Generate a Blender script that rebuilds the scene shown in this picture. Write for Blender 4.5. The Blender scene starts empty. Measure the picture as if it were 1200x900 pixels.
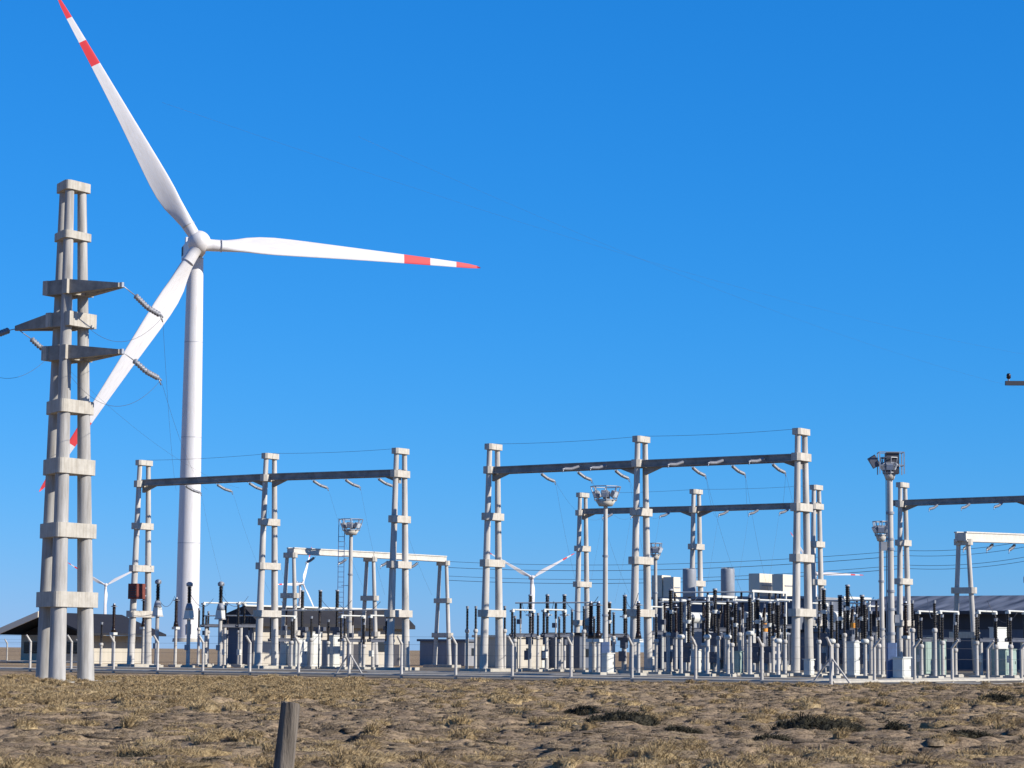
import bpy, math, random
import numpy as np
from mathutils import Vector, Matrix
R = math.radians
random.seed(7)
sc = bpy.context.scene
C = sc.collection
# ---------------------------------------------------------------- camera
F = 2800.0                      # focal length in photo pixels (1200 wide)
EYE = 1.62
PITCH = math.atan(313 / F)
ROLL = R(0.45)
cp, sp, cr, sr = math.cos(PITCH), math.sin(PITCH), math.cos(ROLL), math.sin(ROLL)
vF = Vector((0, cp, sp)); vU0 = Vector((0, -sp, cp)); vR0 = Vector((1, 0, 0))
vR = vR0 * cr + vU0 * sr
vU = vU0 * cr - vR0 * sr
cam = bpy.data.cameras.new('Camera')
cam_o = bpy.data.objects.new('Camera', cam); C.objects.link(cam_o)
cam.sensor_width = 36; cam.lens = F / 1200 * 36
cam.clip_start = 0.5; cam.clip_end = 60000
cam_o.matrix_world = Matrix(((vR.x, vU.x, -vF.x, 0), (vR.y, vU.y, -vF.y, 0), (vR.z, vU.z, -vF.z, EYE), (0, 0, 0, 1)))
sc.camera = cam_o
# ---------------------------------------------------------------- sky and sun
SUN_EL, SUN_AZ = R(29), R(114)          # azimuth clockwise from +Y
w = bpy.data.worlds.new('World'); sc.world = w; w.use_nodes = True
nt = w.node_tree; nt.nodes.clear()
sky = nt.nodes.new('ShaderNodeTexSky'); sky.sky_type = 'NISHITA'; sky.sun_disc = False
sky.sun_elevation = SUN_EL; sky.sun_rotation = SUN_AZ
sky.altitude = 0; sky.air_density = 1.0; sky.dust_density = 0.0; sky.ozone_density = 8.0
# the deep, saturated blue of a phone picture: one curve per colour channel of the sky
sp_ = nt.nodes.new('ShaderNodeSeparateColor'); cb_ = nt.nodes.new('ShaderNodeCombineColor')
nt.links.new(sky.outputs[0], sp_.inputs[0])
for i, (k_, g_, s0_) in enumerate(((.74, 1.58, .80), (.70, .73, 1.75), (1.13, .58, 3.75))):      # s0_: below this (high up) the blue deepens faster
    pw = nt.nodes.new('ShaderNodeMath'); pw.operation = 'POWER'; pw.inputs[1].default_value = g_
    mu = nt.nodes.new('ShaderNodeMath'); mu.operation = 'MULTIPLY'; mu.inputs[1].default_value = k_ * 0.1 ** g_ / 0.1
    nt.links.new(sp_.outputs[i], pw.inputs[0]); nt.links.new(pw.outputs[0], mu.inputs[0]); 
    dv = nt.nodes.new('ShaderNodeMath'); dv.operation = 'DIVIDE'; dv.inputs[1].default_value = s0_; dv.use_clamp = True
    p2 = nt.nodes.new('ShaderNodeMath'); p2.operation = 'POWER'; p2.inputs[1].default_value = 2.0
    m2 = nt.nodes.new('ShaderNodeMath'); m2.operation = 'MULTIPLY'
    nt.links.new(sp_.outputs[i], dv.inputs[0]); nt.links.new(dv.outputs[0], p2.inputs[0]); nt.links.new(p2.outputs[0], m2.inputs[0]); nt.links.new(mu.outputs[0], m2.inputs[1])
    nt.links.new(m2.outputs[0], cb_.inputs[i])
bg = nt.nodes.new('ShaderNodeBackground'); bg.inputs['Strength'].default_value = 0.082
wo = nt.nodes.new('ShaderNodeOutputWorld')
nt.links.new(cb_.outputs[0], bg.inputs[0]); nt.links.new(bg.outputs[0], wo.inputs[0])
sun_dir = Vector((math.sin(SUN_AZ) * math.cos(SUN_EL), math.cos(SUN_AZ) * math.cos(SUN_EL), math.sin(SUN_EL)))
sl = bpy.data.lights.new('Sun', 'SUN'); sl.energy = 5.0; sl.angle = R(0.53); sl.color = (1.0, 0.93, 0.83)
so = bpy.data.objects.new('Sun', sl); C.objects.link(so)
so.rotation_euler = (-sun_dir).to_track_quat('-Z', 'Y').to_euler()
vs = sc.view_settings
vs.view_transform = 'Standard'; vs.look = 'None'; vs.exposure = 0.35; vs.gamma = 1.0
sc.cycles.max_bounces = 5; sc.cycles.diffuse_bounces = 3; sc.cycles.glossy_bounces = 2

# ---------------------------------------------------------------- photo pixel -> world
def ray(u, v): return vF + vR * ((u - 600) / F) - vU * ((v - 450) / F)
def P(u, v, Y):
    d = ray(u, v); t = Y / d.y
    return Vector((d.x * t, Y, EYE + d.z * t))
def at(u, z, Y):                          # point of height z at depth Y on photo column u
    k = (z - EYE) / Y
    d0, d1 = ray(u, 0), ray(u, 1)
    g0, g1 = d0.z - k * d0.y, d1.z - k * d1.y
    return P(u, -g0 / (g1 - g0), Y)
def proj(p):
    q = p - Vector((0, 0, EYE)); zz = q.dot(vF)
    return 600 + F * q.dot(vR) / zz, 450 - F * q.dot(vU) / zz
E = Vector((0.825, -0.565, 0)).normalized()     # along the gantry rows (to the right, nearer)
N = Vector((0.565, 0.825, 0)).normalized()      # across them (to the right, deeper)
A0 = at(163, 0, 207.0)
def rowpt(u, n, z=0.0):
    lo, hi = -60.0, 140.0
    for _ in range(50):
        m = (lo + hi) / 2
        p = A0 + N * n + E * m; p.z = z
        if proj(p)[0] < u: lo = m
        else: hi = m
    return p
def htop(base, v):                        # height at which a vertical line on base reaches photo row v
    lo, hi = -2.0, 60.0
    for _ in range(40):
        m = (lo + hi) / 2
        if proj(Vector((base.x, base.y, m)))[1] > v: lo = m
        else: hi = m
    return m

# ---------------------------------------------------------------- materials
def mat(name, col, rough=0.7, metal=0.0, var=0.0, grime=0.0, vscale=3.0, col2=None, streak=False, bump=0.0, spec=0.4):
    m = bpy.data.materials.new(name); m.use_nodes = True
    t = m.node_tree; b = t.nodes['Principled BSDF']
    b.inputs['Roughness'].default_value = rough; b.inputs['Metallic'].default_value = metal
    b.inputs['Specular IOR Level'].default_value = spec
    b.inputs['Base Color'].default_value = (*col, 1)
    if var or col2:
        tc = t.nodes.new('ShaderNodeTexCoord'); mp = t.nodes.new('ShaderNodeMapping')
        if streak: mp.inputs['Scale'].default_value = (1, 1, 0.12)
        oi = t.nodes.new('ShaderNodeObjectInfo')
        ad = t.nodes.new('ShaderNodeVectorMath'); ad.operation = 'ADD'
        ml = t.nodes.new('ShaderNodeMath'); ml.operation = 'MULTIPLY'; ml.inputs[1].default_value = 50
        n = t.nodes.new('ShaderNodeTexNoise'); n.inputs['Scale'].default_value = vscale; n.inputs['Detail'].default_value = 6; n.inputs['Roughness'].default_value = 0.65
        r = t.nodes.new('ShaderNodeValToRGB'); r.color_ramp.elements[0].position = 0.3; r.color_ramp.elements[1].position = 0.7
        c2 = col2 or tuple(c * (1 - var) for c in col)
        r.color_ramp.elements[0].color = (*c2, 1); r.color_ramp.elements[1].color = (*col, 1)
        L = t.links.new
        L(tc.outputs['Object'], ad.inputs[0]); L(oi.outputs['Random'], ml.inputs[0]); L(ml.outputs[0], ad.inputs[1])
        L(ad.outputs[0], mp.inputs[0]); L(mp.outputs[0], n.inputs['Vector']); L(n.outputs[0], r.inputs[0]); L(r.outputs[0], b.inputs['Base Color'])
        if grime:      # narrow rain streaks and blotches of their own
            mp2 = t.nodes.new('ShaderNodeMapping'); mp2.inputs['Scale'].default_value = (5, 5, .22)
            n2 = t.nodes.new('ShaderNodeTexNoise'); n2.inputs['Scale'].default_value = 1.6; n2.inputs['Detail'].default_value = 7; n2.inputs['Roughness'].default_value = .7
            r2 = t.nodes.new('ShaderNodeValToRGB'); r2.color_ramp.elements[0].position = .34; r2.color_ramp.elements[1].position = .56
            g_ = 1 - grime; r2.color_ramp.elements[0].color = (g_, g_ * .97, g_ * .92, 1); r2.color_ramp.elements[1].color = (1, 1, 1, 1)
            mx = t.nodes.new('ShaderNodeMix'); mx.data_type = 'RGBA'; mx.blend_type = 'MULTIPLY'; mx.inputs[0].default_value = 1
            L(ad.outputs[0], mp2.inputs[0]); L(mp2.outputs[0], n2.inputs['Vector']); L(n2.outputs[0], r2.inputs[0])
            L(r.outputs[0], mx.inputs[6]); L(r2.outputs[0], mx.inputs[7]); L(mx.outputs[2], b.inputs['Base Color'])
        if bump:
            bp = t.nodes.new('ShaderNodeBump'); bp.inputs['Strength'].default_value = bump; bp.inputs['Distance'].default_value = 0.05
            L(n.outputs[0], bp.inputs['Height']); L(bp.outputs[0], b.inputs['Normal'])
    return m
M = dict(
    concrete=mat('concrete', (.62, .595, .55), .85, col2=(.40, .385, .355), spec=.12, grime=.2, vscale=2.6, streak=True),
    collar=mat('collar_concrete', (.59, .555, .485), .85, col2=(.44, .41, .355), spec=.12, grime=.18, vscale=3),
    oldconc=mat('weathered_concrete', (.50, .485, .455), .9, col2=(.29, .285, .275), grime=.26, spec=.12, vscale=2.6, streak=True, bump=.2),
    shaded_arm=mat('shaded_crossarm_concrete', (.36, .335, .29), .9, col2=(.20, .19, .17), vscale=2.4, bump=.2),  # pylon concrete made darker: the shade on the crossarms is in the colour
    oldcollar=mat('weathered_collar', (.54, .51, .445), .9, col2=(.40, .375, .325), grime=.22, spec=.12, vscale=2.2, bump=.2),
    beam=mat('shaded_beam_concrete', (.36, .35, .33), .85, var=.5, spec=.1, vscale=1.1),  # beam concrete darkened: shade of the faces turned from the sun is painted in
    sunlit_beam=mat('sunlit_beam_concrete', (.62, .59, .52), .85, var=.2, vscale=2),  # same concrete in a lighter copy: sunlight on these beams is painted in
    white=mat('turbine_white', (.70, .69, .69), .45, var=.09, vscale=.35, streak=True, grime=.12),
    red=mat('turbine_red', (.62, .045, .05), .45),
    seam=mat('seam_grey', (.45, .46, .48), .6),
    dark=mat('dark_louvre_and_shade', (.05, .05, .06), .6),  # louvres, doors and the painted shadow under the shed eave
    black=mat('black_insulator', (.012, .011, .011), .35),
    brown=mat('brown_porcelain', (.022, .013, .011), .3),
    glassins=mat('grey_insulator', (.30, .31, .34), .35, var=.3, vscale=9),
    steel=mat('galvanised_steel', (.42, .44, .47), .45, .5, var=.3, vscale=5),
    bluesteel=mat('blue_painted_steel', (.12, .18, .32), .5, var=.25, vscale=4),
    greysteel=mat('grey_painted_steel', (.30, .32, .35), .5, var=.2, vscale=3),
    frame=mat('dark_shaded_frame_steel', (.11, .12, .15), .5, var=.3, vscale=3),  # dark steel, with the shade on the frames' away faces put into its colour
    pale=mat('pale_painted_steel', (.66, .66, .60), .5, var=.15, vscale=3),
    palegreen=mat('pale_green_paint', (.32, .42, .37), .5, var=.2, vscale=3),
    rust=mat('rust_red_paint', (.22, .055, .035), .7, var=.45, vscale=4),
    orange=mat('orange_paint', (.85, .35, .05), .5),
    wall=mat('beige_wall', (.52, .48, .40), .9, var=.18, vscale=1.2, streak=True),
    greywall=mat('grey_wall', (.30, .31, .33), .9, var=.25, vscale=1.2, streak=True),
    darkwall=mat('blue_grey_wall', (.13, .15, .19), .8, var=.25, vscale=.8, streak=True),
    roofdark=mat('dark_roof', (.022, .022, .026), .7, var=.3, vscale=1),
    fascia=mat('cream_fascia', (.66, .59, .47), .7),
    glass=mat('dark_glass', (.02, .025, .03), .1),
    wire=mat('conductor', (.10, .10, .11), .5, .3),
    kerb=mat('kerb_concrete', (.52, .49, .42), .9, var=.3, vscale=2, spec=.04),
    wood=mat('weathered_wood', (.24, .205, .165), .9, col2=(.045, .037, .03), vscale=14, streak=True, bump=.8),
    lens=mat('lamp_glass', (.55, .6, .65), .1),
)
def roof_sheet():
    m = bpy.data.materials.new('weathered_sheet_roof'); m.use_nodes = True
    t = m.node_tree; b = t.nodes['Principled BSDF']; L = t.links.new
    b.inputs['Roughness'].default_value = .55; b.inputs['Metallic'].default_value = .2
    tc = t.nodes.new('ShaderNodeTexCoord'); mp = t.nodes.new('ShaderNodeMapping'); mp.inputs['Scale'].default_value = (.5, .08, .08)
    mp.inputs['Rotation'].default_value = (0, 0, R(25))
    n = t.nodes.new('ShaderNodeTexNoise'); n.inputs['Scale'].default_value = 1.6; n.inputs['Detail'].default_value = 5
    r = t.nodes.new('ShaderNodeValToRGB'); r.color_ramp.elements[0].position = .35; r.color_ramp.elements[1].position = .66
    r.color_ramp.elements[0].color = (.045, .05, .06, 1); r.color_ramp.elements[1].color = (.24, .26, .30, 1)
    L(tc.outputs['Object'], mp.inputs[0]); L(mp.outputs[0], n.inputs['Vector']); L(n.outputs[0], r.inputs[0]); L(r.outputs[0], b.inputs['Base Color'])
    wv = t.nodes.new('ShaderNodeTexWave'); wv.inputs['Scale'].default_value = 1.2
    bp = t.nodes.new('ShaderNodeBump'); bp.inputs['Strength'].default_value = .4; bp.inputs['Distance'].default_value = .04
    L(tc.outputs['Object'], wv.inputs['Vector']); L(wv.outputs['Fac'], bp.inputs['Height']); L(bp.outputs[0], b.inputs['Normal'])
    return m
M['sheet'] = roof_sheet()

# ---------------------------------------------------------------- mesh builder
class MB:
    def __init__(s): s.v = []; s.f = []; s.m = []; s.sm = []; s.mats = []
    def mi(s, m):
        if m not in s.mats: s.mats.append(m)
        return s.mats.index(m)
    def face(s, idx, m, smooth=False): s.f.append(idx); s.m.append(s.mi(m)); s.sm.append(smooth)
    def box(s, c, size, m, ax=None, taper=None, bev=0.0):
        """box centred at c; ax = (x axis, y axis, z axis)"""
        X, Y, Z = ax or (Vector((1, 0, 0)), Vector((0, 1, 0)), Vector((0, 0, 1)))
        c = Vector(c); a, b, d = size[0] / 2, size[1] / 2, size[2] / 2
        tx, ty = taper or (1, 1)
        if bev <= 0:
            pts = [(-a, -b), (a, -b), (a, b), (-a, b)]
        else:
            e = bev
            pts = [(-a + e, -b), (a - e, -b), (a, -b + e), (a, b - e), (a - e, b), (-a + e, b), (-a, b - e), (-a, -b + e)]
        s.prism([(c + X * p[0] + Y * p[1] - Z * d) for p in pts], [(c + X * p[0] * tx + Y * p[1] * ty + Z * d) for p in pts], m)
    def prism(s, lo, hi, m, smooth=False):
        n = len(lo); o = len(s.v)
        s.v += [tuple(p) for p in lo] + [tuple(p) for p in hi]
        for i in range(n): s.face((o + i, o + (i + 1) % n, o + n + (i + 1) % n, o + n + i), m, smooth)
        if smooth:
            o = len(s.v); s.v += [tuple(p) for p in lo] + [tuple(p) for p in hi]
        s.face(tuple(o + i for i in range(n))[::-1], m); s.face(tuple(o + n + i for i in range(n)), m)
    def tube(s, p, q, r0, r1, m, n=12):
        p, q = Vector(p), Vector(q); d = (q - p).normalized()
        a = d.orthogonal().normalized(); b = d.cross(a)
        cs = [(math.cos(2 * math.pi * i / n), math.sin(2 * math.pi * i / n)) for i in range(n)]
        s.prism([p + (a * x + b * y) * r0 for x, y in cs], [q + (a * x + b * y) * r1 for x, y in cs], m, True)
    def path(s, pts, r, m, n=4):
        pts = [Vector(p) for p in pts]; o = len(s.v)
        for i, p in enumerate(pts):
            d = (pts[min(i + 1, len(pts) - 1)] - pts[max(i - 1, 0)]).normalized()
            a = d.cross(Vector((0, 0, 1)))
            a = a.normalized() if a.length > 1e-4 else d.orthogonal().normalized()
            b = a.cross(d)
            for k in range(n):
                t = 2 * math.pi * k / n; s.v.append(tuple(p + (a * math.cos(t) + b * math.sin(t)) * r))
        for i in range(len(pts) - 1):
            for k in range(n):
                s.face((o + i * n + k, o + i * n + (k + 1) % n, o + (i + 1) * n + (k + 1) % n, o + (i + 1) * n + k), m, True)
        s.face(tuple(o + k for k in range(n))[::-1], m); e = o + (len(pts) - 1) * n
        s.face(tuple(e + k for k in range(n)), m)
    def lathe(s, p, q, prof, m, n=12):
        """prof: list of (t along p->q, radius)"""
        p, q = Vector(p), Vector(q); d = q - p; z = d.normalized()
        a = z.orthogonal().normalized(); b = z.cross(a); o = len(s.v)
        for t, r in prof:
            for k in range(n):
                an = 2 * math.pi * k / n; s.v.append(tuple(p + d * t + (a * math.cos(an) + b * math.sin(an)) * max(r, 1e-3)))
        for i in range(len(prof) - 1):
            for k in range(n):
                s.face((o + i * n + k, o + i * n + (k + 1) % n, o + (i + 1) * n + (k + 1) % n, o + (i + 1) * n + k), m, True)
        s.face(tuple(o + k for k in range(n))[::-1], m); e = o + (len(prof) - 1) * n
        s.face(tuple(e + k for k in range(n)), m)
    def sheds(s, p, q, r, m, pitch=0.11, core=.62, n=10):
        L = (Vector(q) - Vector(p)).length; k = max(3, int(L / pitch)); pr = []
        for i in range(k):
            t0 = i / k
            pr += [(t0, r * core), (t0 + .30 / k, r), (t0 + .48 / k, r), (t0 + .6 / k, r * core)]
        pr.append((1, r * core)); s.lathe(p, q, pr, m, n)
    def build(s, name, parent=None, loc=None):
        me = bpy.data.meshes.new(name); me.from_pydata([tuple(x) for x in s.v], [], s.f)
        for m in s.mats: me.materials.append(M[m] if isinstance(m, str) else m)
        me.polygons.foreach_set('material_index', s.m); me.polygons.foreach_set('use_smooth', s.sm)
        me.update()
        o = bpy.data.objects.new(name, me); C.objects.link(o)
        if loc is not None: o.location = loc
        if parent: o.parent = parent
        return o
def tag(o, label, cat, group=None):
    o['label'] = label; o['category'] = cat
    if group: o['group'] = group
    return o
def thing(name, label, cat, loc, rz=0.0, group=None):
    o = bpy.data.objects.new(name, None); C.objects.link(o); o.location = loc; o.rotation_euler = (0, 0, rz)
    o.empty_display_size = .3
    return tag(o, label, cat, group)
def struct(o, kind='structure'): o['kind'] = kind; return o
def copy_tree(o, parent=None):
    c = o.copy(); C.objects.link(c)
    if parent is not None: c.parent = parent
    for ch in list(o.children): copy_tree(ch, c)
    return c
Z = Vector((0, 0, 1))
AX = (E, N, Z)
RZ = math.atan2(E.y, E.x)          # local x = E, local y = N

# ---------------------------------------------------------------- ground
def vnoise(x, y, seed):
    rng = np.random.RandomState(seed); g = rng.rand(256, 256)
    xi = np.floor(x).astype(int); yi = np.floor(y).astype(int); fx = x - xi; fy = y - yi
    fx = fx * fx * (3 - 2 * fx); fy = fy * fy * (3 - 2 * fy)
    a = g[xi % 256, yi % 256]; b = g[(xi + 1) % 256, yi % 256]; c = g[xi % 256, (yi + 1) % 256]; d = g[(xi + 1) % 256, (yi + 1) % 256]
    return (a * (1 - fx) + b * fx) * (1 - fy) + (c * (1 - fx) + d * fx) * fy
FC = at(974, 0, 122.0)                       # fence corner
FL = at(133, 0, 156.0)
FDIR = (FC - FL).normalized()
FOUT = Vector((FDIR.y, -FDIR.x, 0))          # outward (towards the camera side)
if FOUT.y > 0: FOUT = -FOUT
def terrain(x, y):
    h = .82 * (vnoise(x / 7, y / 7, 1) - .5) * .16 + (vnoise(x / 1.9, y / 1.9, 2) - .5) * .16 + (np.maximum(vnoise(x / .8, y / .8, 3), .42) - .5) * .24 + (np.maximum(vnoise(x / .37 + 9, y / .37, 4), .4) - .5) * .15 + (vnoise(x / .17, y / .17, 5) - .5) * .035
    d1 = (x - FL.x) * FOUT.x + (y - FL.y) * FOUT.y           # metres outside the front fence
    d2 = (x - FC.x) * E.x + (y - FC.y) * E.y
    d = np.maximum(d1, d2)
    k = np.clip((d - .5) / 9, 0, 1) ** .8
    far = np.clip((400 - np.hypot(x, y)) / 200, 0, 1)
    return h * .85 * k * far
def hz(x, y): return float(terrain(np.array([float(x)]), np.array([float(y)]))[0])
rs = [0.0]; r = 1.5
while r < 30: rs.append(r); r *= 1.06
while r < 150: rs.append(r); r += .11 + max(0, r - 30) * .0019
while r < 30000: rs.append(r); r *= 1.08
rs = np.array(rs[1:])
an = np.concatenate([np.radians(np.linspace(-180, -15, 60))[:-1], np.radians(np.linspace(-15, 15, 640))[:-1], np.radians(np.linspace(15, 180, 60))[:-1]])
RR, AA = np.meshgrid(rs, an, indexing='ij')
GX = RR * np.sin(AA); GY = RR * np.cos(AA); GZ = terrain(GX, GY)
nr, na = GX.shape
co = np.stack([GX, GY, GZ], -1).reshape(-1, 3)
co = np.vstack([co, [[0, 0, 0]]])
ii, jj = np.meshgrid(np.arange(nr - 1), np.arange(na), indexing='ij'); jn = (jj + 1) % na
quads = np.stack([ii * na + jj, ii * na + jn, (ii + 1) * na + jn, (ii + 1) * na + jj], -1).reshape(-1, 4)
faces = [tuple(q) for q in quads.tolist()] + [(nr * na, (j + 1) % na, j) for j in range(na)]
gm = bpy.data.meshes.new('ground'); gm.from_pydata(co.tolist(), [], faces)
gm.polygons.foreach_set('use_smooth', [True] * len(gm.polygons)); gm.update()
def ground_mat():
    m = bpy.data.materials.new('steppe_soil'); m.use_nodes = True
    t = m.node_tree; b = t.nodes['Principled BSDF']; L = t.links.new; b.inputs['Roughness'].default_value = 1; b.inputs['Specular IOR Level'].default_value = .02
    g = t.nodes.new('ShaderNodeNewGeometry')
    def noise(s, det=5, sc3=(1, 1, 1)):
        mp = t.nodes.new('ShaderNodeMapping'); mp.inputs['Scale'].default_value = sc3
        n = t.nodes.new('ShaderNodeTexNoise'); n.inputs['Scale'].default_value = s; n.inputs['Detail'].default_value = det; n.inputs['Roughness'].default_value = .7
        L(g.outputs['Position'], mp.inputs[0]); L(mp.outputs[0], n.inputs['Vector']); return n
    def ramp(n, stops):
        r = t.nodes.new('ShaderNodeValToRGB'); e = r.color_ramp.elements
        while len(e) < len(stops): e.new(.5)
        for x, (p, c) in zip(e, stops): x.position = p; x.color = (*c, 1)
        L(n.outputs[0], r.inputs[0]); return r
    big = ramp(noise(.09, 4), [(.38, (.27, .208, .145)), (.52, (.34, .262, .178)), (.66, (.43, .33, .21))])
    fine = ramp(noise(2.6, 8), [(.33, (.45, .43, .42)), (.5, (.95, .94, .92)), (.66, (1.3, 1.24, 1.15))])
    mx = t.nodes.new('ShaderNodeMix'); mx.data_type = 'RGBA'; mx.blend_type = 'MULTIPLY'; mx.inputs[0].default_value = 1
    L(big.outputs[0], mx.inputs[6]); L(fine.outputs[0], mx.inputs[7])
    grit = ramp(noise(13, 6), [(.36, (.45, .43, .41)), (.5, (1, 1, 1)), (.64, (1.35, 1.3, 1.22))])
    mx2 = t.nodes.new('ShaderNodeMix'); mx2.data_type = 'RGBA'; mx2.blend_type = 'MULTIPLY'; mx2.inputs[0].default_value = 1
    L(mx.outputs[2], mx2.inputs[6]); L(grit.outputs[0], mx2.inputs[7]); L(mx2.outputs[2], b.inputs['Base Color'])
    n3 = noise(9, 6); bp = t.nodes.new('ShaderNodeBump'); bp.inputs['Strength'].default_value = .9; bp.inputs['Distance'].default_value = .06
    L(n3.outputs[0], bp.inputs['Height']); L(bp.outputs[0], b.inputs['Normal'])
    return m
gm.materials.append(ground_mat())
go = struct(bpy.data.objects.new('ground', gm)); C.objects.link(go)

# gravel yard inside the fence
M['gravel'] = mat('yard_gravel', (.24, .215, .18), .95, col2=(.10, .092, .078), vscale=.55, bump=.4, spec=.03)
b = MB(); y0 = FL - FDIR * 26; far = N * 150
b.prism([y0 + Z * -.05, FC + Z * -.05, FC + far + Z * -.05, y0 + far + Z * -.05], [y0 + Z * .03, FC + Z * .03, FC + far + Z * .03, y0 + far + Z * .03], 'gravel')
struct(b.build('gravel_yard'))
# ---------------------------------------------------------------- fence
def fence(name, label, a, dirv, out, ks, step, length0, length1, braced=()):
    f = thing(name, label, 'fence', a)
    f.location = a
    b = MB(); L = length1 - length0
    pr_ = [-out * .16 + Z * .14, -out * .16 + Z * .27, out * .06 + Z * .25, out * .12 + Z * .20, out * .12 + Z * .14]
    b.prism([q + dirv * length0 for q in pr_], [q + dirv * length1 for q in pr_], 'kerb'); b.build('base_kerb', f)
    pm = MB()
    pm.tube(-Z * .2, Z * 2.02, .088, .08, 'concrete', 8); pm.tube(Z * 1.985, Z * 2.44 + out * .38, .08, .065, 'concrete', 8)
    pm.box(Z * .0, (.2, .2, .1), 'kerb')
    first = None
    for k in ks:
        if first is None: first = pm.build('post', f); o = first
        else: o = first.copy(); C.objects.link(o); o.parent = f
        o.location = dirv * (k * step) + out * .012
    for k in braced:
        for s in (-1, 1):
            bb = MB(); bb.tube(dirv * (k * step) + Z * 1.45, dirv * (k * step + s * 1.3) - Z * .1, .05, .05, 'concrete', 8); bb.build('brace', f)
    for z in (.75, 1.35, 1.95, 2.4):
        wm = MB(); off = out * (.36 if z > 2.2 else .07)
        wm.path([dirv * length0 + off + Z * z, dirv * length1 + off + Z * z], .006, 'wire', 4); wm.build('wire', f)
    return f
Lf = (FC - FL).length
fence('perimeter_fence', 'long wire fence of cranked concrete posts on a low kerb across the yard front', FL, FDIR, FOUT,
      list(range(-6, 14)), Lf / 13, -26, Lf, braced=(5, 13))
fence('perimeter_fence', 'wire fence of cranked concrete posts at right, receding from the braced corner post', FC, N, E, list(range(1, 12)), 4.95, .1, 60)
fence('perimeter_fence', 'short far stretch of wire fence with leaning concrete posts before the porch building', rowpt(8, 22), E, -N, list(range(-4, 4)), 3.4, -15, 12)

# ---------------------------------------------------------------- main wind turbine and far ones
def blade_mesh(Lb):
    # span, chord, thickness, blend (0 round root .. 1 aerofoil), twist
    st = [(0, 2.5, 2.5, 0, 16), (.045, 2.5, 2.5, 0, 16), (.085, 2.75, 2.35, .3, 16), (.125, 3.35, 2.0, .7, 15), (.165, 4.0, 1.6, 1, 14), (.21, 4.4, 1.3, 1, 12), (.26, 4.4, 1.08, 1, 10), (.32, 4.1, .9, 1, 8.5), (.40, 3.6, .72, 1, 6.5),
          (.50, 3.02, .56, 1, 4.5), (.61, 2.5, .43, 1, 3), (.718, 2.05, .34, 1, 1.6), (.7185, 2.05, .34, 1, 1.6), (.814, 1.66, .26, 1, .6), (.8145, 1.66, .26, 1, .6), (.91, 1.25, .19, 1, 0), (.9105, 1.25, .19, 1, 0),
          (.955, .98, .14, 1, -.4), (.985, .6, .09, 1, -.6), (1, .14, .03, 1, -.6)]
    b = MB(); n = 24
    for i, (t, ch, th, bl, tw) in enumerate(st):
        a = R(tw * 1.7)
        for j in range(n):
            an_ = 2 * math.pi * j / n; s = .5 - .5 * math.cos(an_)
            x0, y0 = -.5 * ch * math.cos(an_), .5 * th * math.sin(an_)
            yt = th * 1.6 * math.sqrt(max(s, 0)) * (1 - s) ** .9
            x1, y1 = (s - .30) * ch, yt * (.60 if an_ < math.pi else -.40 * (1 - .9 * s))
            x, y = x0 * (1 - bl) + x1 * bl, y0 * (1 - bl) + y1 * bl
            X = x * math.cos(a) - y * math.sin(a); Y = x * math.sin(a) + y * math.cos(a)
            b.v.append((-X, Y + 3.2 * max(0, t - .1) ** 2, t * Lb))
    ns = len(st)
    for i in range(ns - 1):
        t = (st[i][0] + st[i + 1][0]) / 2
        m = 'red' if (.7184 < t < .8142 or t > .9102) else 'white'
        for j in range(n): b.face((i * n + j, i * n + (j + 1) % n, (i + 1) * n + (j + 1) % n, (i + 1) * n + j), m, True)
    b.face(tuple(range(n)), 'white'); b.face(tuple((ns - 1) * n + j for j in range(n))[::-1], 'red')
    b.tube((0, 0, .074 * Lb), (0, 0, .0765 * Lb), 1.335, 1.345, 'seam', 24)
    return b
HUB_Z = 82.0; BL = 61.5; TILT = R(7)
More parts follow.
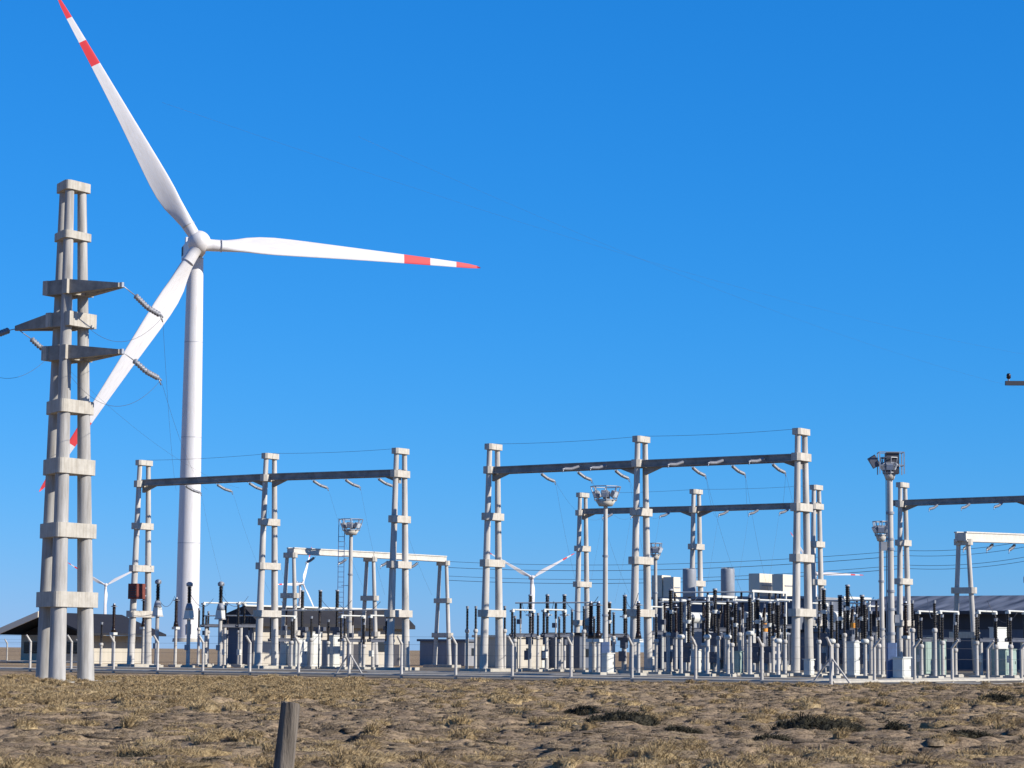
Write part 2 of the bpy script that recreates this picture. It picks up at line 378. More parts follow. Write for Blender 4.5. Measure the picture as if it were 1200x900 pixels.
def turbine(label, group=None):
    t = thing('wind_turbine', label, 'wind turbine', (0, 0, 0), 0, group)
    b = MB(); secs = [(0, 2.42), (20, 2.32), (42, 2.1), (62, 1.9), (HUB_Z - 2.2, 1.68)]
    for (z0, r0), (z1, r1) in zip(secs, secs[1:]):
        b.tube((0, 0, z0), (0, 0, z1), r0, r1, 'white', 32); b.tube((0, 0, z1 - .1), (0, 0, z1 + .1), r1 + .02, r1 + .02, 'seam', 32)
    b.tube((0, 0, -.4), (0, 0, .35), 3.0, 2.9, 'kerb', 24)
    tw = b.build('tower', t)
    d = MB(); d.box((0, -2.42, 2.2), (1.0, .12, 2.1), 'dark'); d.build('door', tw)
    # rotor axis along local -Y
    b = MB(); pr = [(-3.0, 1.55, 1.5), (-2.2, 1.75, 1.75), (2.5, 1.85, 1.95), (8.2, 1.8, 1.9), (9.8, 1.45, 1.5)]
    o = 0
    for (y, wx, hz_) in pr:
        for (a_, c_) in ((-1, -.75), (-.75, -1), (.75, -1), (1, -.75), (1, .75), (.75, 1), (-.75, 1), (-1, .75)): b.v.append((a_ * wx, y, HUB_Z + c_ * hz_))
    for i in range(len(pr) - 1):
        for k in range(8): b.face((i * 8 + k, i * 8 + (k + 1) % 8, i * 8 + 8 + (k + 1) % 8, i * 8 + 8 + k), 'white')
    b.face(tuple(range(8)), 'white'); b.face(tuple(32 + k for k in range(8))[::-1], 'white')
    nc = b.build('nacelle', t)
    b = MB()
    for s in (-1, 1): b.box((s * 1.87, 6.6, HUB_Z + .3), (.08, 1.9, 1.9), 'dark')
    b.build('louvre', nc)
    b = MB(); b.box((0, 5.6, HUB_Z + 2.5), (2.8, 1.6, 1.3), 'white'); b.build('cooler_box', nc)
    b = MB(); b.lathe((0, -3.1, 0), (0, -7.2, 0), [(0, 1.8), (.1, 2.3), (.45, 2.45), (.68, 2.1), (.86, 1.4), (.96, .7), (1, .05)], 'white', 24)
    h = b.build('hub', t, (0, 0, HUB_Z))
    h.rotation_euler = (-TILT, 0, 0)
    bm_ = blade_mesh(BL)
    for k in range(3):
        o = bm_.build('blade', t) if k == 0 else first.copy()
        if k: C.objects.link(o); o.parent = t
        else: first = o
        o.location = (0, -5.0, HUB_Z)
    return t
def set_rotor(t, phase):
    k = 0
    for c in t.children:
        if c.name.startswith('blade'):
            # blade z axis -> angle phase+120k (measured from +X, counter clockwise seen from the front)
            a = R(phase + 120 * k); c.rotation_euler = (Matrix.Rotation(-TILT, 3, 'X') @ Matrix.Rotation(math.pi / 2 - a, 3, 'Y')).to_euler(); k += 1
def place_turbine(t, u, v, Y, yaw, phase, s=1.0):
    hubp = P(u, v, Y)
    ax = Vector((math.sin(R(yaw)), -math.cos(R(yaw)), 0))
    base = hubp - ax * 5.0 * s
    t.location = (base.x, base.y, hubp.z - HUB_Z * s); t.rotation_euler = (0, 0, R(yaw)); t.scale = (s, s, s)
    set_rotor(t, phase)
T0 = turbine('big white wind turbine with red banded blades towering over the left half of the yard')
Y_T = 492.0
place_turbine(T0, 233.5, 286.5, Y_T, 16, -1)
#print('turbine base z', T0.location.z)
GT = 'small far wind turbines on the horizon'
for (u, v, Y, yaw, ph, s, lab) in ((124, 686, 3300, 10, 29, 1.0, 'far small wind turbine between the tall three-legged pylon and the rust red box'),
                              (355, 684, 3400, 55, 62, 1.0, 'far small wind turbine behind the low pale gantry left of the floodlight ladder mast'),
                              (624, 677, 2850, 12, 30, 1.0, 'far small wind turbine with Y shaped rotor in the gap inside the biggest gantry'),
                              (957, 673, 2800, 10, 0, .95, 'far small wind turbine mostly hidden behind the tallest right gantry leg')):
    t = copy_tree(T0); t['label'] = lab; t['group'] = GT; place_turbine(t, u, v, Y, yaw, ph, s)
    print('far base', t.location.z)

# ---------------------------------------------------------------- left concrete pylon
def rounded(poly, r, k=4):
    out = []; n = len(poly)
    for i in range(n):
        p, q, s = poly[i - 1], poly[i], poly[(i + 1) % n]
        a = (p - q).normalized(); c = (s - q).normalized()
        A_, B_ = q + a * r, q + c * r
        for j in range(k + 1):
            t = j / k; out.append(A_ * (1 - t) ** 2 + q * 2 * t * (1 - t) + B_ * t ** 2)
    return out
PY = 106.0
pb = {'m': at(66.5, 0, PY)}
dirR = Vector((math.cos(R(58)), math.sin(R(58)), 0)); dirL = Vector((math.cos(R(118)), math.sin(R(118)), 0))
ZT = htop(pb['m'], 209)
side0, side1 = 1.88, .80
cen0 = pb['m'] + (dirR + dirL) * side0 / 3
cen1 = cen0 + Vector((-.20, 0, 0))
pyl = thing('concrete_pylon', 'tall weathered three-legged concrete pylon standing at far left outside the fence', 'pylon', cen0)
def leg_at(w_, z):
    t = z / ZT; s = side0 * (1 - t) + side1 * t; c = (cen1 - cen0) * t
    off = {'m': -(dirR + dirL) / 3, 'r': -(dirR + dirL) / 3 + dirR, 'l': -(dirR + dirL) / 3 + dirL}[w_]
    return c + off * s + Z * z
for k in ('m', 'r', 'l'):
    b = MB(); b.tube(leg_at(k, -.4), leg_at(k, ZT), .385, .20, 'oldconc', 20); b.build('leg', pyl)
def zpy(v): return htop(pb['m'], v)
for (v0, v1, grow) in ((209, 219.5, .10), (268, 277, .09), (467, 482, .07), (536, 554, .08), (612, 629, .08), (693, 711, .09)):
    z1, z0 = zpy(v0), zpy(v1); zm = (z0 + z1) / 2; t = zm / ZT
    rr = .385 * (1 - t) + .2 * t + grow
    tri = [leg_at(k, zm) for k in ('m', 'r', 'l')]; c = sum(tri, Vector()) / 3
    big = [c + (p - c) * (1 + rr * 2 / (tri[0] - c).length * 1.0) for p in tri]
    lo = rounded([Vector((p.x, p.y, z0)) for p in big], rr * 1.5, 6); hi = rounded([Vector((p.x, p.y, z1)) for p in big], rr * 1.5, 6)
    b = MB(); b.prism(lo, hi, 'oldcollar'); b.build('cap' if v0 == 209 else 'collar', pyl)
def crossarm(v0, v1, sgn, tipu, tipv):
    z1, z0 = zpy(v0), zpy(v1); zm = (z0 + z1) / 2; c = sum((leg_at(k, zm) for k in 'mrl'), Vector()) / 3
    # tip along +-E
    lo, hi = 0, 8.0
    for _ in range(40):
        m = (lo + hi) / 2
        q = cen0 + c + E * sgn * m
        if (proj(Vector((q.x, q.y, zm)))[0] < tipu) == (sgn > 0): lo = m
        else: hi = m
    ztip = htop(cen0 + c + E * sgn * m, tipv)
    tip = Vector((c.x, c.y, 0)) + E * sgn * m
    b = MB()
    for s in (-1, 1):
        root = Vector((c.x, c.y, 0)) - E * sgn * .72 + N * s * .55
        mid = Vector((c.x, c.y, 0)) + E * sgn * .55 + N * s * .52
        wd = N * .2
        def ring(p, za, zb, wv): return [p - wv + Z * za, p + wv + Z * za, p + wv + Z * zb, p - wv + Z * zb]
        b.prism(ring(root, z0, z1, wd), ring(mid, z0, z1, wd), 'shaded_arm')
        b.prism(ring(mid + E * sgn * .003, z0, z1, wd), ring(tip - E * sgn * .05 + N * s * .1, ztip - .1, ztip + .1, N * .09), 'shaded_arm')
    if True:
        b.box(Vector((c.x, c.y, zm)) - E * sgn * .72, (.3, 1.7, z1 - z0 - .01), 'oldcollar', AX)
        b.box(Vector((c.x, c.y, zm)) + E * sgn * .50, (.3, 1.7, z1 - z0 - .01), 'oldcollar', AX)
    b.tube(tip + Z * (ztip - .1), tip + Z * (ztip + .12), .1, .1, 'steel', 8)
    b.build('crossarm', pyl)
    return cen0 + tip + Z * ztip
tipA = crossarm(326, 343, 1, 143, 334)
tipB = crossarm(364, 381, -1, 20, 385)
tipC = crossarm(403, 420, 1, 143, 412)
b = MB(); b.box(Z * .06, (4.4, 4.4, .2), 'kerb', AX); b.build('footing', pyl)

GI = 'insulator strings on the left pylon'
def string(p, q, link, r, label, group, name='insulator_string', ins='glassins', pitch=.15):
    """p: fixing, q: free end; link metres of bare rod first"""
    d = (q - p); L = d.length; u_ = d / L
    t = thing(name, label, 'insulator', p, 0, group)
    b = MB(); b.path([Vector(), u_ * link], .022, 'steel', 6); b.build('link_rod', t)
    sag = Z * (-.05 * L)
    b = MB(); a_ = u_ * link; m_ = u_ * (link + L) * .5 + sag * .8; e_ = d
    b.sheds(a_, m_, r, ins, pitch, .45, 10); b.sheds(m_, e_, r, ins, pitch, .45, 10); b.build('discs', t)
    b = MB(); b.tube(e_, e_ + u_ * .22, r * .55, r * .3, 'steel', 8); b.path([e_, e_ + u_ * .22 - Z * .22], .03, 'steel', 6); b.build('clamp', t)
    return p + e_ + u_ * .2
def toward(p, u, v, L, sgn=1):              # a point L metres along +-N whose photo row is v
    q = p + N * sgn * L
    return Vector((q.x, q.y, htop(q, v)))
def along_to_u(p, u, v, sgn=1):
    lo, hi = 0, 12.0
    for _ in range(40):
        m = (lo + hi) / 2
        q = p + N * sgn * m
        if (proj(q)[0] < u) == (sgn > 0): lo = m
        else: hi = m
    q = p + N * sgn * m
    return Vector((q.x, q.y, htop(q, v)))
pA = string(tipA, along_to_u(tipA, 188, 369), .95, .135, 'grey insulator string dragging down right from the upper right crossarm of the pylon', GI)
pC = string(tipC, along_to_u(tipC, 186, 443), .85, .135, 'grey insulator string dragging down right from the lower right crossarm of the pylon', GI)
pB = string(tipB, along_to_u(tipB, 58, 412), 1.0, .135, 'grey insulator string hanging below the left crossarm of the pylon', GI)
pB2 = string(tipB, along_to_u(tipB, -12, 392, -1), .55, .15, 'dark insulator string at the left photo edge, pulling outward from the left crossarm', GI)
b = MB(); cab = MB()

# ---------------------------------------------------------------- wires helper
def wire(p, q, sag, label, group, r=.014, name='conductor', n=20):
    b = MB(); mid = (p + q) / 2
    pts = []
    for i in range(n + 1):
        t = i / n; pts.append(p * (1 - t) + q * t - Z * sag * 4 * t * (1 - t) - p)
    b.path(pts, r, 'wire', 4)
    return tag(b.build(name, None, p), label, 'wire', group)

# ---------------------------------------------------------------- portal gantries
GS = 'big concrete portal gantries'
def mast(parent, base, h, zc, sep0, sep1, r0, r1, legdir, cm='concrete', km='collar', thick=.55, footing=True, capmat=None):
    """two raking legs separated along legdir, collars at heights zc"""
    o = base - parent.location; o = Vector((o.x, o.y, 0)); n2 = Vector((-legdir.y, legdir.x, 0))
    for s in (-1, 1):
        b = MB(); b.tube(o + legdir * s * sep0 / 2 - Z * .4, o + legdir * s * sep1 / 2 + Z * (h - .1), r0, r1, cm, 16); b.build('leg', parent)
    for z in zc:
        t = z / h; sp_ = sep0 * (1 - t) + sep1 * t; rr = r0 * (1 - t) + r1 * t
        b = MB(); b.box(o + Z * z, (sp_ + rr * 2 + .42, rr * 2 + .34, thick), km, (legdir, n2, Z), None, .2); b.build('collar', parent)
    b = MB(); b.box(o + Z * (h - .2), (sep1 + r1 * 2 + .3, r1 * 2 + .3, .45), capmat or km, (legdir, n2, Z), None, .15); b.build('cap', parent)
    if footing:
        b = MB(); b.box(o + Z * .12, (sep0 + 1.6, 1.5, .3), 'kerb', (legdir, n2, Z)); b.build('footing', parent)
def beam_between(parent, p, q, hgt, wid, m='beam', ext=.6, gap=0.0):
    """concrete beam: two chords with cross plates, stands just off the legs"""
    o = parent.location; p = p - o; q = q - o; d = (q - p).normalized(); n2 = Vector((-d.y, d.x, 0)); p = p - d * ext; q = q + d * ext
    L = (q - p).length; c = (p + q) / 2; up = d.cross(n2); up = up if up.z > 0 else -up
    b = MB()
    for s in (-1, 1):
        b.box(c + n2 * s * (wid / 2), (L, .16, hgt), m, (d, n2, up))
        for s2 in (-1, 1):   # flanges
            b.box(c + n2 * s * (wid / 2 + .09) + up * s2 * (hgt / 2 - .05), (L - .02, .12, .10), m, (d, n2, up))
    k = max(3, int(L / 2.2))
    for i in range(k + 1):
        b.box(p + d * (L * i / k * .98 + .1) + Z * 0, (.14, wid - .17, hgt * .8), m, (d, n2, up))
    b.build('beam', parent)
def gantry(label, us, n, tops, beam_dz, zc, group, sep0=2.2, sep1=1.05, r0=.33, r1=.2, bh=.55, depth=None, hscale=None):
    bases = [rowpt(u, n) if depth is None else at(u, 0, depth[i]) for i, u in enumerate(us)]
    hs = [htop(b_, v) for b_, v in zip(bases, tops)]
    h = sum(hs) / len(hs)
    print(label[:40], ['%.1f' % x for x in hs], ['%.0f' % b_.y for b_ in bases])
    t = thing('portal_gantry', label, 'gantry', bases[0], 0, group)
    for b_, h_ in zip(bases, hs): mast(t, b_, h_, [z * h_ for z in zc], sep0, sep1, r0, r1, N)
    for i in range(len(bases) - 1):
        p = Vector((*bases[i].xy, hs[i] + beam_dz)); q = Vector((*bases[i + 1].xy, hs[i + 1] + beam_dz))
        d = (q - p).normalized()
        p2 = p + d * .35 if i else p; q2 = q - d * .35 if i < len(bases) - 2 else q
        beam_between(t, p2, q2, bh, .75, ext=.9 if len(bases) == 2 else (.3))
        d2 = Vector((-d.y, d.x, 0)).normalized() * .16
        for e_, sg in ((p2, 1), (q2, -1)):
            e_ = e_ - t.location - Z * (bh / 2 + .004); b = MB()
            tri = [e_, e_ + d * sg * 1.5, e_ - Z * .55]
            b.prism([x - d2 for x in tri], [x + d2 for x in tri], 'beam'); b.build('haunch', t)
    return t, bases, hs
ZC = (.885, .68, .475, .255)
g1, b1, h1 = gantry('big concrete portal gantry at left, its beam crossing in front of the turbine tower', (163, 312, 466), 0, (540, 532, 526), -1.95, ZC, GS)
g2, b2, h2 = gantry('biggest and nearest concrete portal gantry of three twin-leg masts, right of centre', (576, 751, 940.5), 0, (521, 512, 503), -2.05, ZC, GS)
g3, b3, h3 = gantry('concrete portal gantry standing farther back, seen under the biggest gantry beam', (682, 816, 958), 54, (578, 574, 569), -1.9, ZC, GS)
g4, b4, h4 = gantry('concrete portal gantry at right behind the floodlight mast, its beam leaving the photo', (1060, 1212), 54, (566, 560), -1.9, ZC, GS)

GL = 'low pale concrete gantries'
def low_gantry(label, us, depth, tops):
    u0_ = us[0]
    bases = [at(u, 0, y) for u, y in zip(us, depth)]
    hs = [htop(b_, v) for b_, v in zip(bases, tops)]; print('low', hs)
    t = thing('low_gantry', label, 'gantry', bases[0], 0, GL)
    d = (bases[-1] - bases[0]).normalized(); nn = Vector((-d.y, d.x, 0)); nn = nn if nn.y < 0 else -nn
    for b_, h_ in zip(bases, hs):
        mast(t, b_, h_ - .45, (.60 * h_, .29 * h_), 1.8, .75, .22, .165, E, thick=.45)
    for i in range(len(bases) - 1):
        p = Vector((*bases[i].xy, hs[i] - .25)); q = Vector((*bases[i + 1].xy, hs[i + 1] - .25))
        beam_between(t, p + d * (.02 if i else 0), q - d * (.02 if i < len(bases) - 2 else 0), (.58 if u0_ < 600 else .75), .7, 'sunlit_beam', ext=.6 if len(bases) == 2 else .0)
    return t, bases, hs
lg1, lb1, lh1 = low_gantry('low pale concrete gantry behind the left big gantry, three legs under a sunlit beam', (338, 432, 518), (214, 222, 230), (642, 647, 652))
lg2, lb2, lh2 = low_gantry('low pale concrete gantry at right edge in front of the long dark shed', (1131, 1238), (178, 196), (625, 629))

# strain strings under the beams
GB = 'insulator strings on the gantry beams'
ends = []
def beam_strings(bases, hs, i, dz, fr, label, sgn=1, L=2.0, drop=.5):
    words = ['nearest its left mast', 'at its middle', 'nearest its right mast']
    if len(fr) == 2: words = ['left of two', 'right of two']
    for k, f in enumerate(fr):
        p = bases[i].lerp(bases[i + 1], f); p.z = hs[i] * (1 - f) + hs[i + 1] * f + dz - .3; p = p + N * sgn * .5
        q = p + N * sgn * L - Z * drop
        e = string(p, q, .25, .13, label % words[k], GB, ins='glassins', pitch=.16)
        ends.append((e, bases, i, f, sgn))
FR = (.3, .55, .8)
beam_strings(b1, h1, 0, -1.95, FR, 'grey insulator string behind the left gantry beam, on its left span, %s')
beam_strings(b1, h1, 1, -1.95, FR, 'grey insulator string behind the left gantry beam, on its right span, %s')
beam_strings(b2, h2, 0, -2.05, FR, 'grey insulator string behind the biggest gantry beam, on its left span, %s')
beam_strings(b2, h2, 1, -2.05, FR, 'grey insulator string behind the biggest gantry beam, on its right span, %s')
beam_strings(b2, h2, 1, -1.75, FR, 'insulator string before the biggest gantry beam, right span, %s', -1, 2.2, .35)
beam_strings(b2, h2, 0, -1.75, (.62, .8), 'insulator string before the biggest gantry beam, left span, %s', -1, 2.2, .35)
beam_strings(b3, h3, 0, -1.9, FR, 'grey insulator string on the back gantry beam, left span, %s', -1, 1.9, .5)
beam_strings(b3, h3, 1, -1.9, FR, 'grey insulator string on the back gantry beam, right span, %s', -1, 1.9, .5)
beam_strings(b4, h4, 0, -1.9, FR, 'grey insulator string under the back right gantry beam, %s', -1, 1.9, .5)
beam_strings(lb1, lh1, 0, -.4, (.35, .75), 'insulator string on the low pale gantry at left, left bay, %s', -1, 1.2, .5)
beam_strings(lb1, lh1, 1, -.4, (.3, .7), 'insulator string on the low pale gantry at left, right bay, %s', -1, 1.2, .5)
beam_strings(lb2, lh2, 0, -.4, (.1, .34, .58), 'short insulator string under the low pale gantry at the right edge, %s', -1, 1.2, .5)

# ---------------------------------------------------------------- yard equipment prototypes (local x = E, y = N)
def pedestal(b, h, r=.14, x=0, y=0):
    b.tube((x, y, -.05), (x, y, h), r, r * .92, 'concrete', 12)
def pads(t, pts):
    b = MB()
    for (x, y) in pts: b.box((x, y, .08), (.85, .85, .22), 'kerb')
    b.build('footing', t)
def mk_ct(ped=3.6):
    t = thing('current_transformer', 'x', 'instrument transformer', (0, 0, 0), RZ)
    b = MB(); pedestal(b, ped, .17); b.build('pedestal', t)
    b = MB(); b.box((0, 0, ped + .06), (.7, .7, .1), 'concrete'); b.box((0, 0, ped + .45), (.62, .62, .66), 'pale', None, (.82, .82)); b.lathe((0, 0, ped + .79), (0, 0, ped + 1.35), [(0, .34), (.5, .29), (1, .2)], 'greysteel', 14); b.build('tank', t)
    b = MB(); b.sheds((0, 0, ped + 1.36), (0, 0, ped + 2.75), .19, 'black', .12, .68, 12); b.build('insulator', t)
    b = MB(); b.lathe((0, 0, ped + 2.76), (0, 0, ped + 3.15), [(0, .2), (.15, .27), (.7, .27), (1, .12)], 'greysteel', 14); b.tube((-.35, 0, ped + 2.95), (.35, 0, ped + 2.95), .04, .04, 'steel', 8); b.build('head', t)
    b = MB(); b.box((0, -.22, ped * .42), (.3, .18, .45), 'greysteel'); b.build('junction_box', t)
    pads(t, [(0, 0)]); return t
def mk_cb(ped=2.5, hh=3.5):
    t = thing('circuit_breaker', 'x', 'circuit breaker', (0, 0, 0), RZ)
    b = MB(); pedestal(b, ped, .16); b.build('pedestal', t)
    b = MB(); b.box((0, 0, ped + .16), (1.0, .6, .34), 'frame'); b.box((0, -.1, ped - .3), (.5, .4, .6), 'frame'); b.build('base_frame', t)
    b = MB(); b.sheds((0, 0, ped + .32), (0, 0, ped + hh * .5), .15, 'black', .12, .7, 12); b.build('support_insulator', t)
    b = MB(); b.tube((0, 0, ped + hh * .5), (0, 0, ped + hh * .5 + .28), .2, .2, 'pale', 12); b.tube((-.45, 0, ped + hh * .5 + .14), (.45, 0, ped + hh * .5 + .14), .05, .05, 'pale', 8); b.build('terminal', t)
    b = MB(); b.sheds((0, 0, ped + hh * .5 + .29), (0, 0, ped + hh), .18, 'black', .13, .75, 12); b.tube((0, 0, ped + hh), (0, 0, ped + hh + .12), .2, .16, 'greysteel', 12); b.build('interrupter', t)
    b = MB(); b.box((0, -.36, 1.25), (.5, .35, .8), 'frame'); b.build('control_cabinet', t)
    pads(t, [(0, 0)]); return t
def mk_post(ped=3.3, ih=1.6, ri=.115, nm='post_insulator', cat='insulator'):
    t = thing(nm, 'x', cat, (0, 0, 0), RZ)
    b = MB(); pedestal(b, ped, .13); b.build('pedestal', t)
    b = MB(); b.lathe((0, 0, ped), (0, 0, ped + .3), [(0, ri * 1.25), (.25, ri * 1.6), (.7, ri * 1.6), (1, ri * 1.1)], 'pale' if ri > .15 else 'concrete', 12); b.build('base_cap', t)
    b = MB(); b.sheds((0, 0, ped + .3), (0, 0, ped + .3 + ih), ri, 'black', .11, .65, 10); b.build('insulator', t)
    b = MB(); b.tube((0, 0, ped + .3 + ih), (0, 0, ped + .5 + ih), .1, .12, 'greysteel', 10); b.build('top_clamp', t)
    pads(t, [(0, 0)]); return t
def mk_cvt(ped=3.0): return mk_post(ped, 2.2, .165, 'voltage_transformer', 'voltage transformer')
def mk_dis(ped=3.3, ih=1.7, w=3.0):
    t = thing('disconnector', 'x', 'disconnect switch', (0, 0, 0), RZ)
    for s in (-1, 1):
        b = MB(); pedestal(b, ped, .15, 0, s * w * .36); b.build('pedestal', t)
    b = MB()
    for s in (-1, 1): b.box((s * .16, 0, ped + .12), (.1, w + .3, .24), 'frame')
    b.box((0, 0, ped + .26), (.55, w * .9, .05), 'frame'); b.build('base_beam', t)
    for s in (-1, 1):
        b = MB(); b.sheds((0, s * w / 2, ped + .28), (0, s * w / 2, ped + .28 + ih), .13, 'black', .12, .68, 10); b.build('insulator', t)
    b = MB(); z = ped + .28 + ih
    for s in (-1, 1): b.box((0, s * w / 2, z + .08), (.3, .3, .16), 'pale')
    b.tube((0, -w / 2, z + .2), (0, w / 2 + .3, z + .2), .065, .065, 'pale', 10); b.build('blade_arm', t)
    b = MB(); b.box((0, -w * .36 - .22, 1.3), (.35, .25, .5), 'pale'); b.tube((.1, -w * .36 - .22, 1.5), (.1, -w * .36 - .22, ped), .02, .02, 'steel', 6); b.build('drive_box', t)
    pads(t, [(0, -w * .36), (0, w * .36)]); return t
def mk_trap():
    t = thing('line_trap', 'x', 'line trap', (0, 0, 0), RZ)
    b = MB(); pedestal(b, 3.2, .17); b.build('pedestal', t)
    b = MB(); b.box((0, 0, 3.55), (.6, .6, .65), 'greysteel'); b.build('tank', t)
    b = MB(); b.sheds((0, 0, 3.9), (0, 0, 6.4), .2, 'black', .13, .68, 12); b.build('insulator', t)
    b = MB(); b.lathe((0, 0, 6.4), (0, 0, 8.9), [(0, .1), (.01, .58), (.05, .6), (.95, .6), (.985, .58), (1, .2)], 'greysteel', 24); b.build('coil_drum', t)
    b = MB()
    for k in range(4): b.box((0, 0, 8.92 + .0), (1.15, .05, .05), 'steel', (Vector((math.cos(k * .785), math.sin(k * .785), 0)), Vector((-math.sin(k * .785), math.cos(k * .785), 0)), Z))
    b.build('top_spider', t)
    pads(t, [(0, 0)]); return t
def mk_arrester(ped=3.0, ih=2.0):
    t = thing('surge_arrester', 'x', 'surge arrester', (0, 0, 0), RZ)
    b = MB(); pedestal(b, ped, .14); b.build('pedestal', t)
    b = MB(); b.box((0, 0, ped + .12), (.5, .5, .22), 'pale'); b.build('base_plate', t)
    b = MB(); b.lathe((0, 0, ped + .24), (0, 0, ped + .7), [(0, .24), (1, .16)], 'brown', 12); b.sheds((0, 0, ped + .7), (0, 0, ped + .7 + ih), .17, 'brown', .12, .7, 10); b.build('insulator', t)
    b = MB()
    pts = [(.28 * math.cos(i * math.pi / 6), .28 * math.sin(i * math.pi / 6), ped + .55 + ih) for i in range(13)]
    b.path(pts, .03, 'steel', 6); b.tube((0, 0, ped + .7 + ih), (0, 0, ped + .82 + ih), .12, .1, 'steel', 10); b.build('grading_ring', t)
    pads(t, [(0, 0)]); return t
PROTO = {}
def put(kind, u, n, top, label, group, **kw):
    """kind at photo column u on row offset n, its overall height set so that it reaches photo row top"""
    p = rowpt(u, n); h = htop(p, top) if top else None
    fixed = {'ct': 3.15, 'cb': 3.62, 'post': 2.1, 'dis': 2.25, 'arr': 2.82, 'cvt': 2.7, 'trap': 8.9}[kind]
    ped = 0 if kind == 'trap' else max(1.6, round(((h or fixed + 3) - fixed) * 4) / 4)
    key = (kind, ped)
    if key not in PROTO:
        o = {'ct': mk_ct, 'cb': mk_cb, 'post': mk_post, 'dis': mk_dis, 'arr': mk_arrester, 'cvt': mk_cvt}[kind](ped) if kind != 'trap' else mk_trap()
        PROTO[key] = o
    else: o = copy_tree(PROTO[key])
    o.location = (p.x, p.y, .03); o['label'] = label; o['group'] = group
    return o
GCT, GCB, GD, GP, GA = 'current transformers in the yard', 'circuit breakers in the yard', 'disconnect switches in the yard', 'post insulators in the yard', 'surge arresters in the yard'
# bay left of and around the turbine tower
for u, lab in ((183, 'tall current transformer right of the rust red box, left of the turbine tower'), (220, 'tall current transformer directly in front of the turbine tower'), (257, 'tall current transformer just right of the turbine tower foot')):
    put('ct', u, -2, 681, lab, GCT)
for u, top, lab in ((132, 706, 'dark surge arrester on a pedestal beside the left far turbine'), (167, 702, 'dark surge arrester directly under the rust red box'), (205, 702, 'dark surge arrester left beside the turbine tower foot')):
    put('arr', u, 5, top, lab, GA)
for u, lab in ((250, 'disconnect switch right behind the turbine-side transformers, leftmost of three'), (272, 'disconnect switch in front of the dark gabled wall, middle of three'), (291, 'disconnect switch left beside the middle mast of the left gantry')):
    put('dis', u, 10, 706, lab, GD)
put('post', 118, 2, 728, 'short post insulator just right of the tall pylon foot', GP)
put('post', 175, 12, 722, 'short post insulator behind the left mast of the left gantry', GP)
# bay in front of the dark roofed hall
for u, lab in ((353, 'black circuit breaker left of three before the dark roofed hall'), (374, 'black circuit breaker middle of three before the dark roofed hall'), (394, 'black circuit breaker right of three before the dark roofed hall')):
    put('cb', u, 14, 691, lab, GCB)
for u, lab in ((330, 'disconnect switch just right of the middle mast of the left gantry'), (412, 'disconnect switch under the ladder floodlight mast'), (446, 'disconnect switch left beside the right mast of the left gantry')):
    put('dis', u, 6, 722, lab, GD)
# bay of the small beige kiosk
for u, n, top, lab in ((547, 2, 711, 'slim post insulator left of two beside the left mast of the biggest gantry'), (557, 2, 712, 'slim post insulator right of two beside the left mast of the biggest gantry'),
                    (591, 2, 711, 'slim post insulator right beside the left mast of the biggest gantry'), (684, 4, 712, 'slim post insulator in front of the back gantry left mast')):
    put('post', u, n, top, lab, GP)
for u, lab in ((612, 'disconnect switch left of the far Y shaped turbine, before the beige kiosk'), (649, 'disconnect switch right of the far Y shaped turbine'), (722, 'disconnect switch right of the slim floodlight mast')):
    put('dis', u, 9, 713, lab, GD)
for u, lab in ((621, 'black circuit breaker in front of the far Y shaped turbine'), (641, 'black circuit breaker right of the far Y shaped turbine, middle of three'), (661, 'black circuit breaker left of the back gantry left mast, right of three')):
    put('cb', u, 16, 698, lab, GCB)
for u, lab in ((692, 'current transformer with pale head left of the slim floodlight mast, left of a pair'), (701, 'current transformer with pale head left of the slim floodlight mast, right of a pair'), (748, 'current transformer before the middle mast of the biggest gantry')):
    put('arr', u, -12, 706, lab.replace('current transformer', 'surge arrester'), GA)
put('cb', 732, 10, 699, 'black circuit breaker left beside the middle mast of the biggest gantry', GCB)
put('cb', 714, 22, 706, 'black circuit breaker behind the slim floodlight mast', GCB)
# crowded bay under the right span
for k, u in enumerate((798, 829, 853, 879, 912)):
    put('cvt', u, -12, (702, 700, 703, 699, 706)[k], ('front row voltage transformer, %s from the left under the right span of the biggest gantry' % ('first', 'second', 'third', 'fourth', 'fifth')[k]), GCT)
for k, u in enumerate((786, 807, 838, 862, 888, 902)):
    put('cb', u, 4, (690, 702, 692, 704, 700, 706)[k], 'black circuit breaker crowded under the biggest gantry right span, %s of six' % ('leftmost', 'second', 'third', 'fourth', 'fifth', 'rightmost')[k], GCB)
for k, u in enumerate((773, 818, 846, 870, 896, 921)):
    put('dis', u, 12, (710, 705, 708, 704, 702, 703)[k], 'disconnect switch behind the breakers under the right span, %s of six' % ('leftmost', 'second', 'third', 'fourth', 'fifth', 'rightmost')[k], GD)
for k, u in enumerate((780, 792, 826, 850, 884, 908)):
    put('arr', u, 20, (704, 708, 700, 706, 700, 704)[k], 'dark surge arrester far back under the right span of the biggest gantry, %s of six' % ('leftmost', 'second', 'third', 'fourth', 'fifth', 'rightmost')[k], GA)
put('trap', 808, 30, None, 'grey drum line trap on a black column behind the back gantry middle mast', 'drum line traps')
put('trap', 853, 30, None, 'grey drum line trap standing free against the sky between the pale roof houses', 'drum line traps')
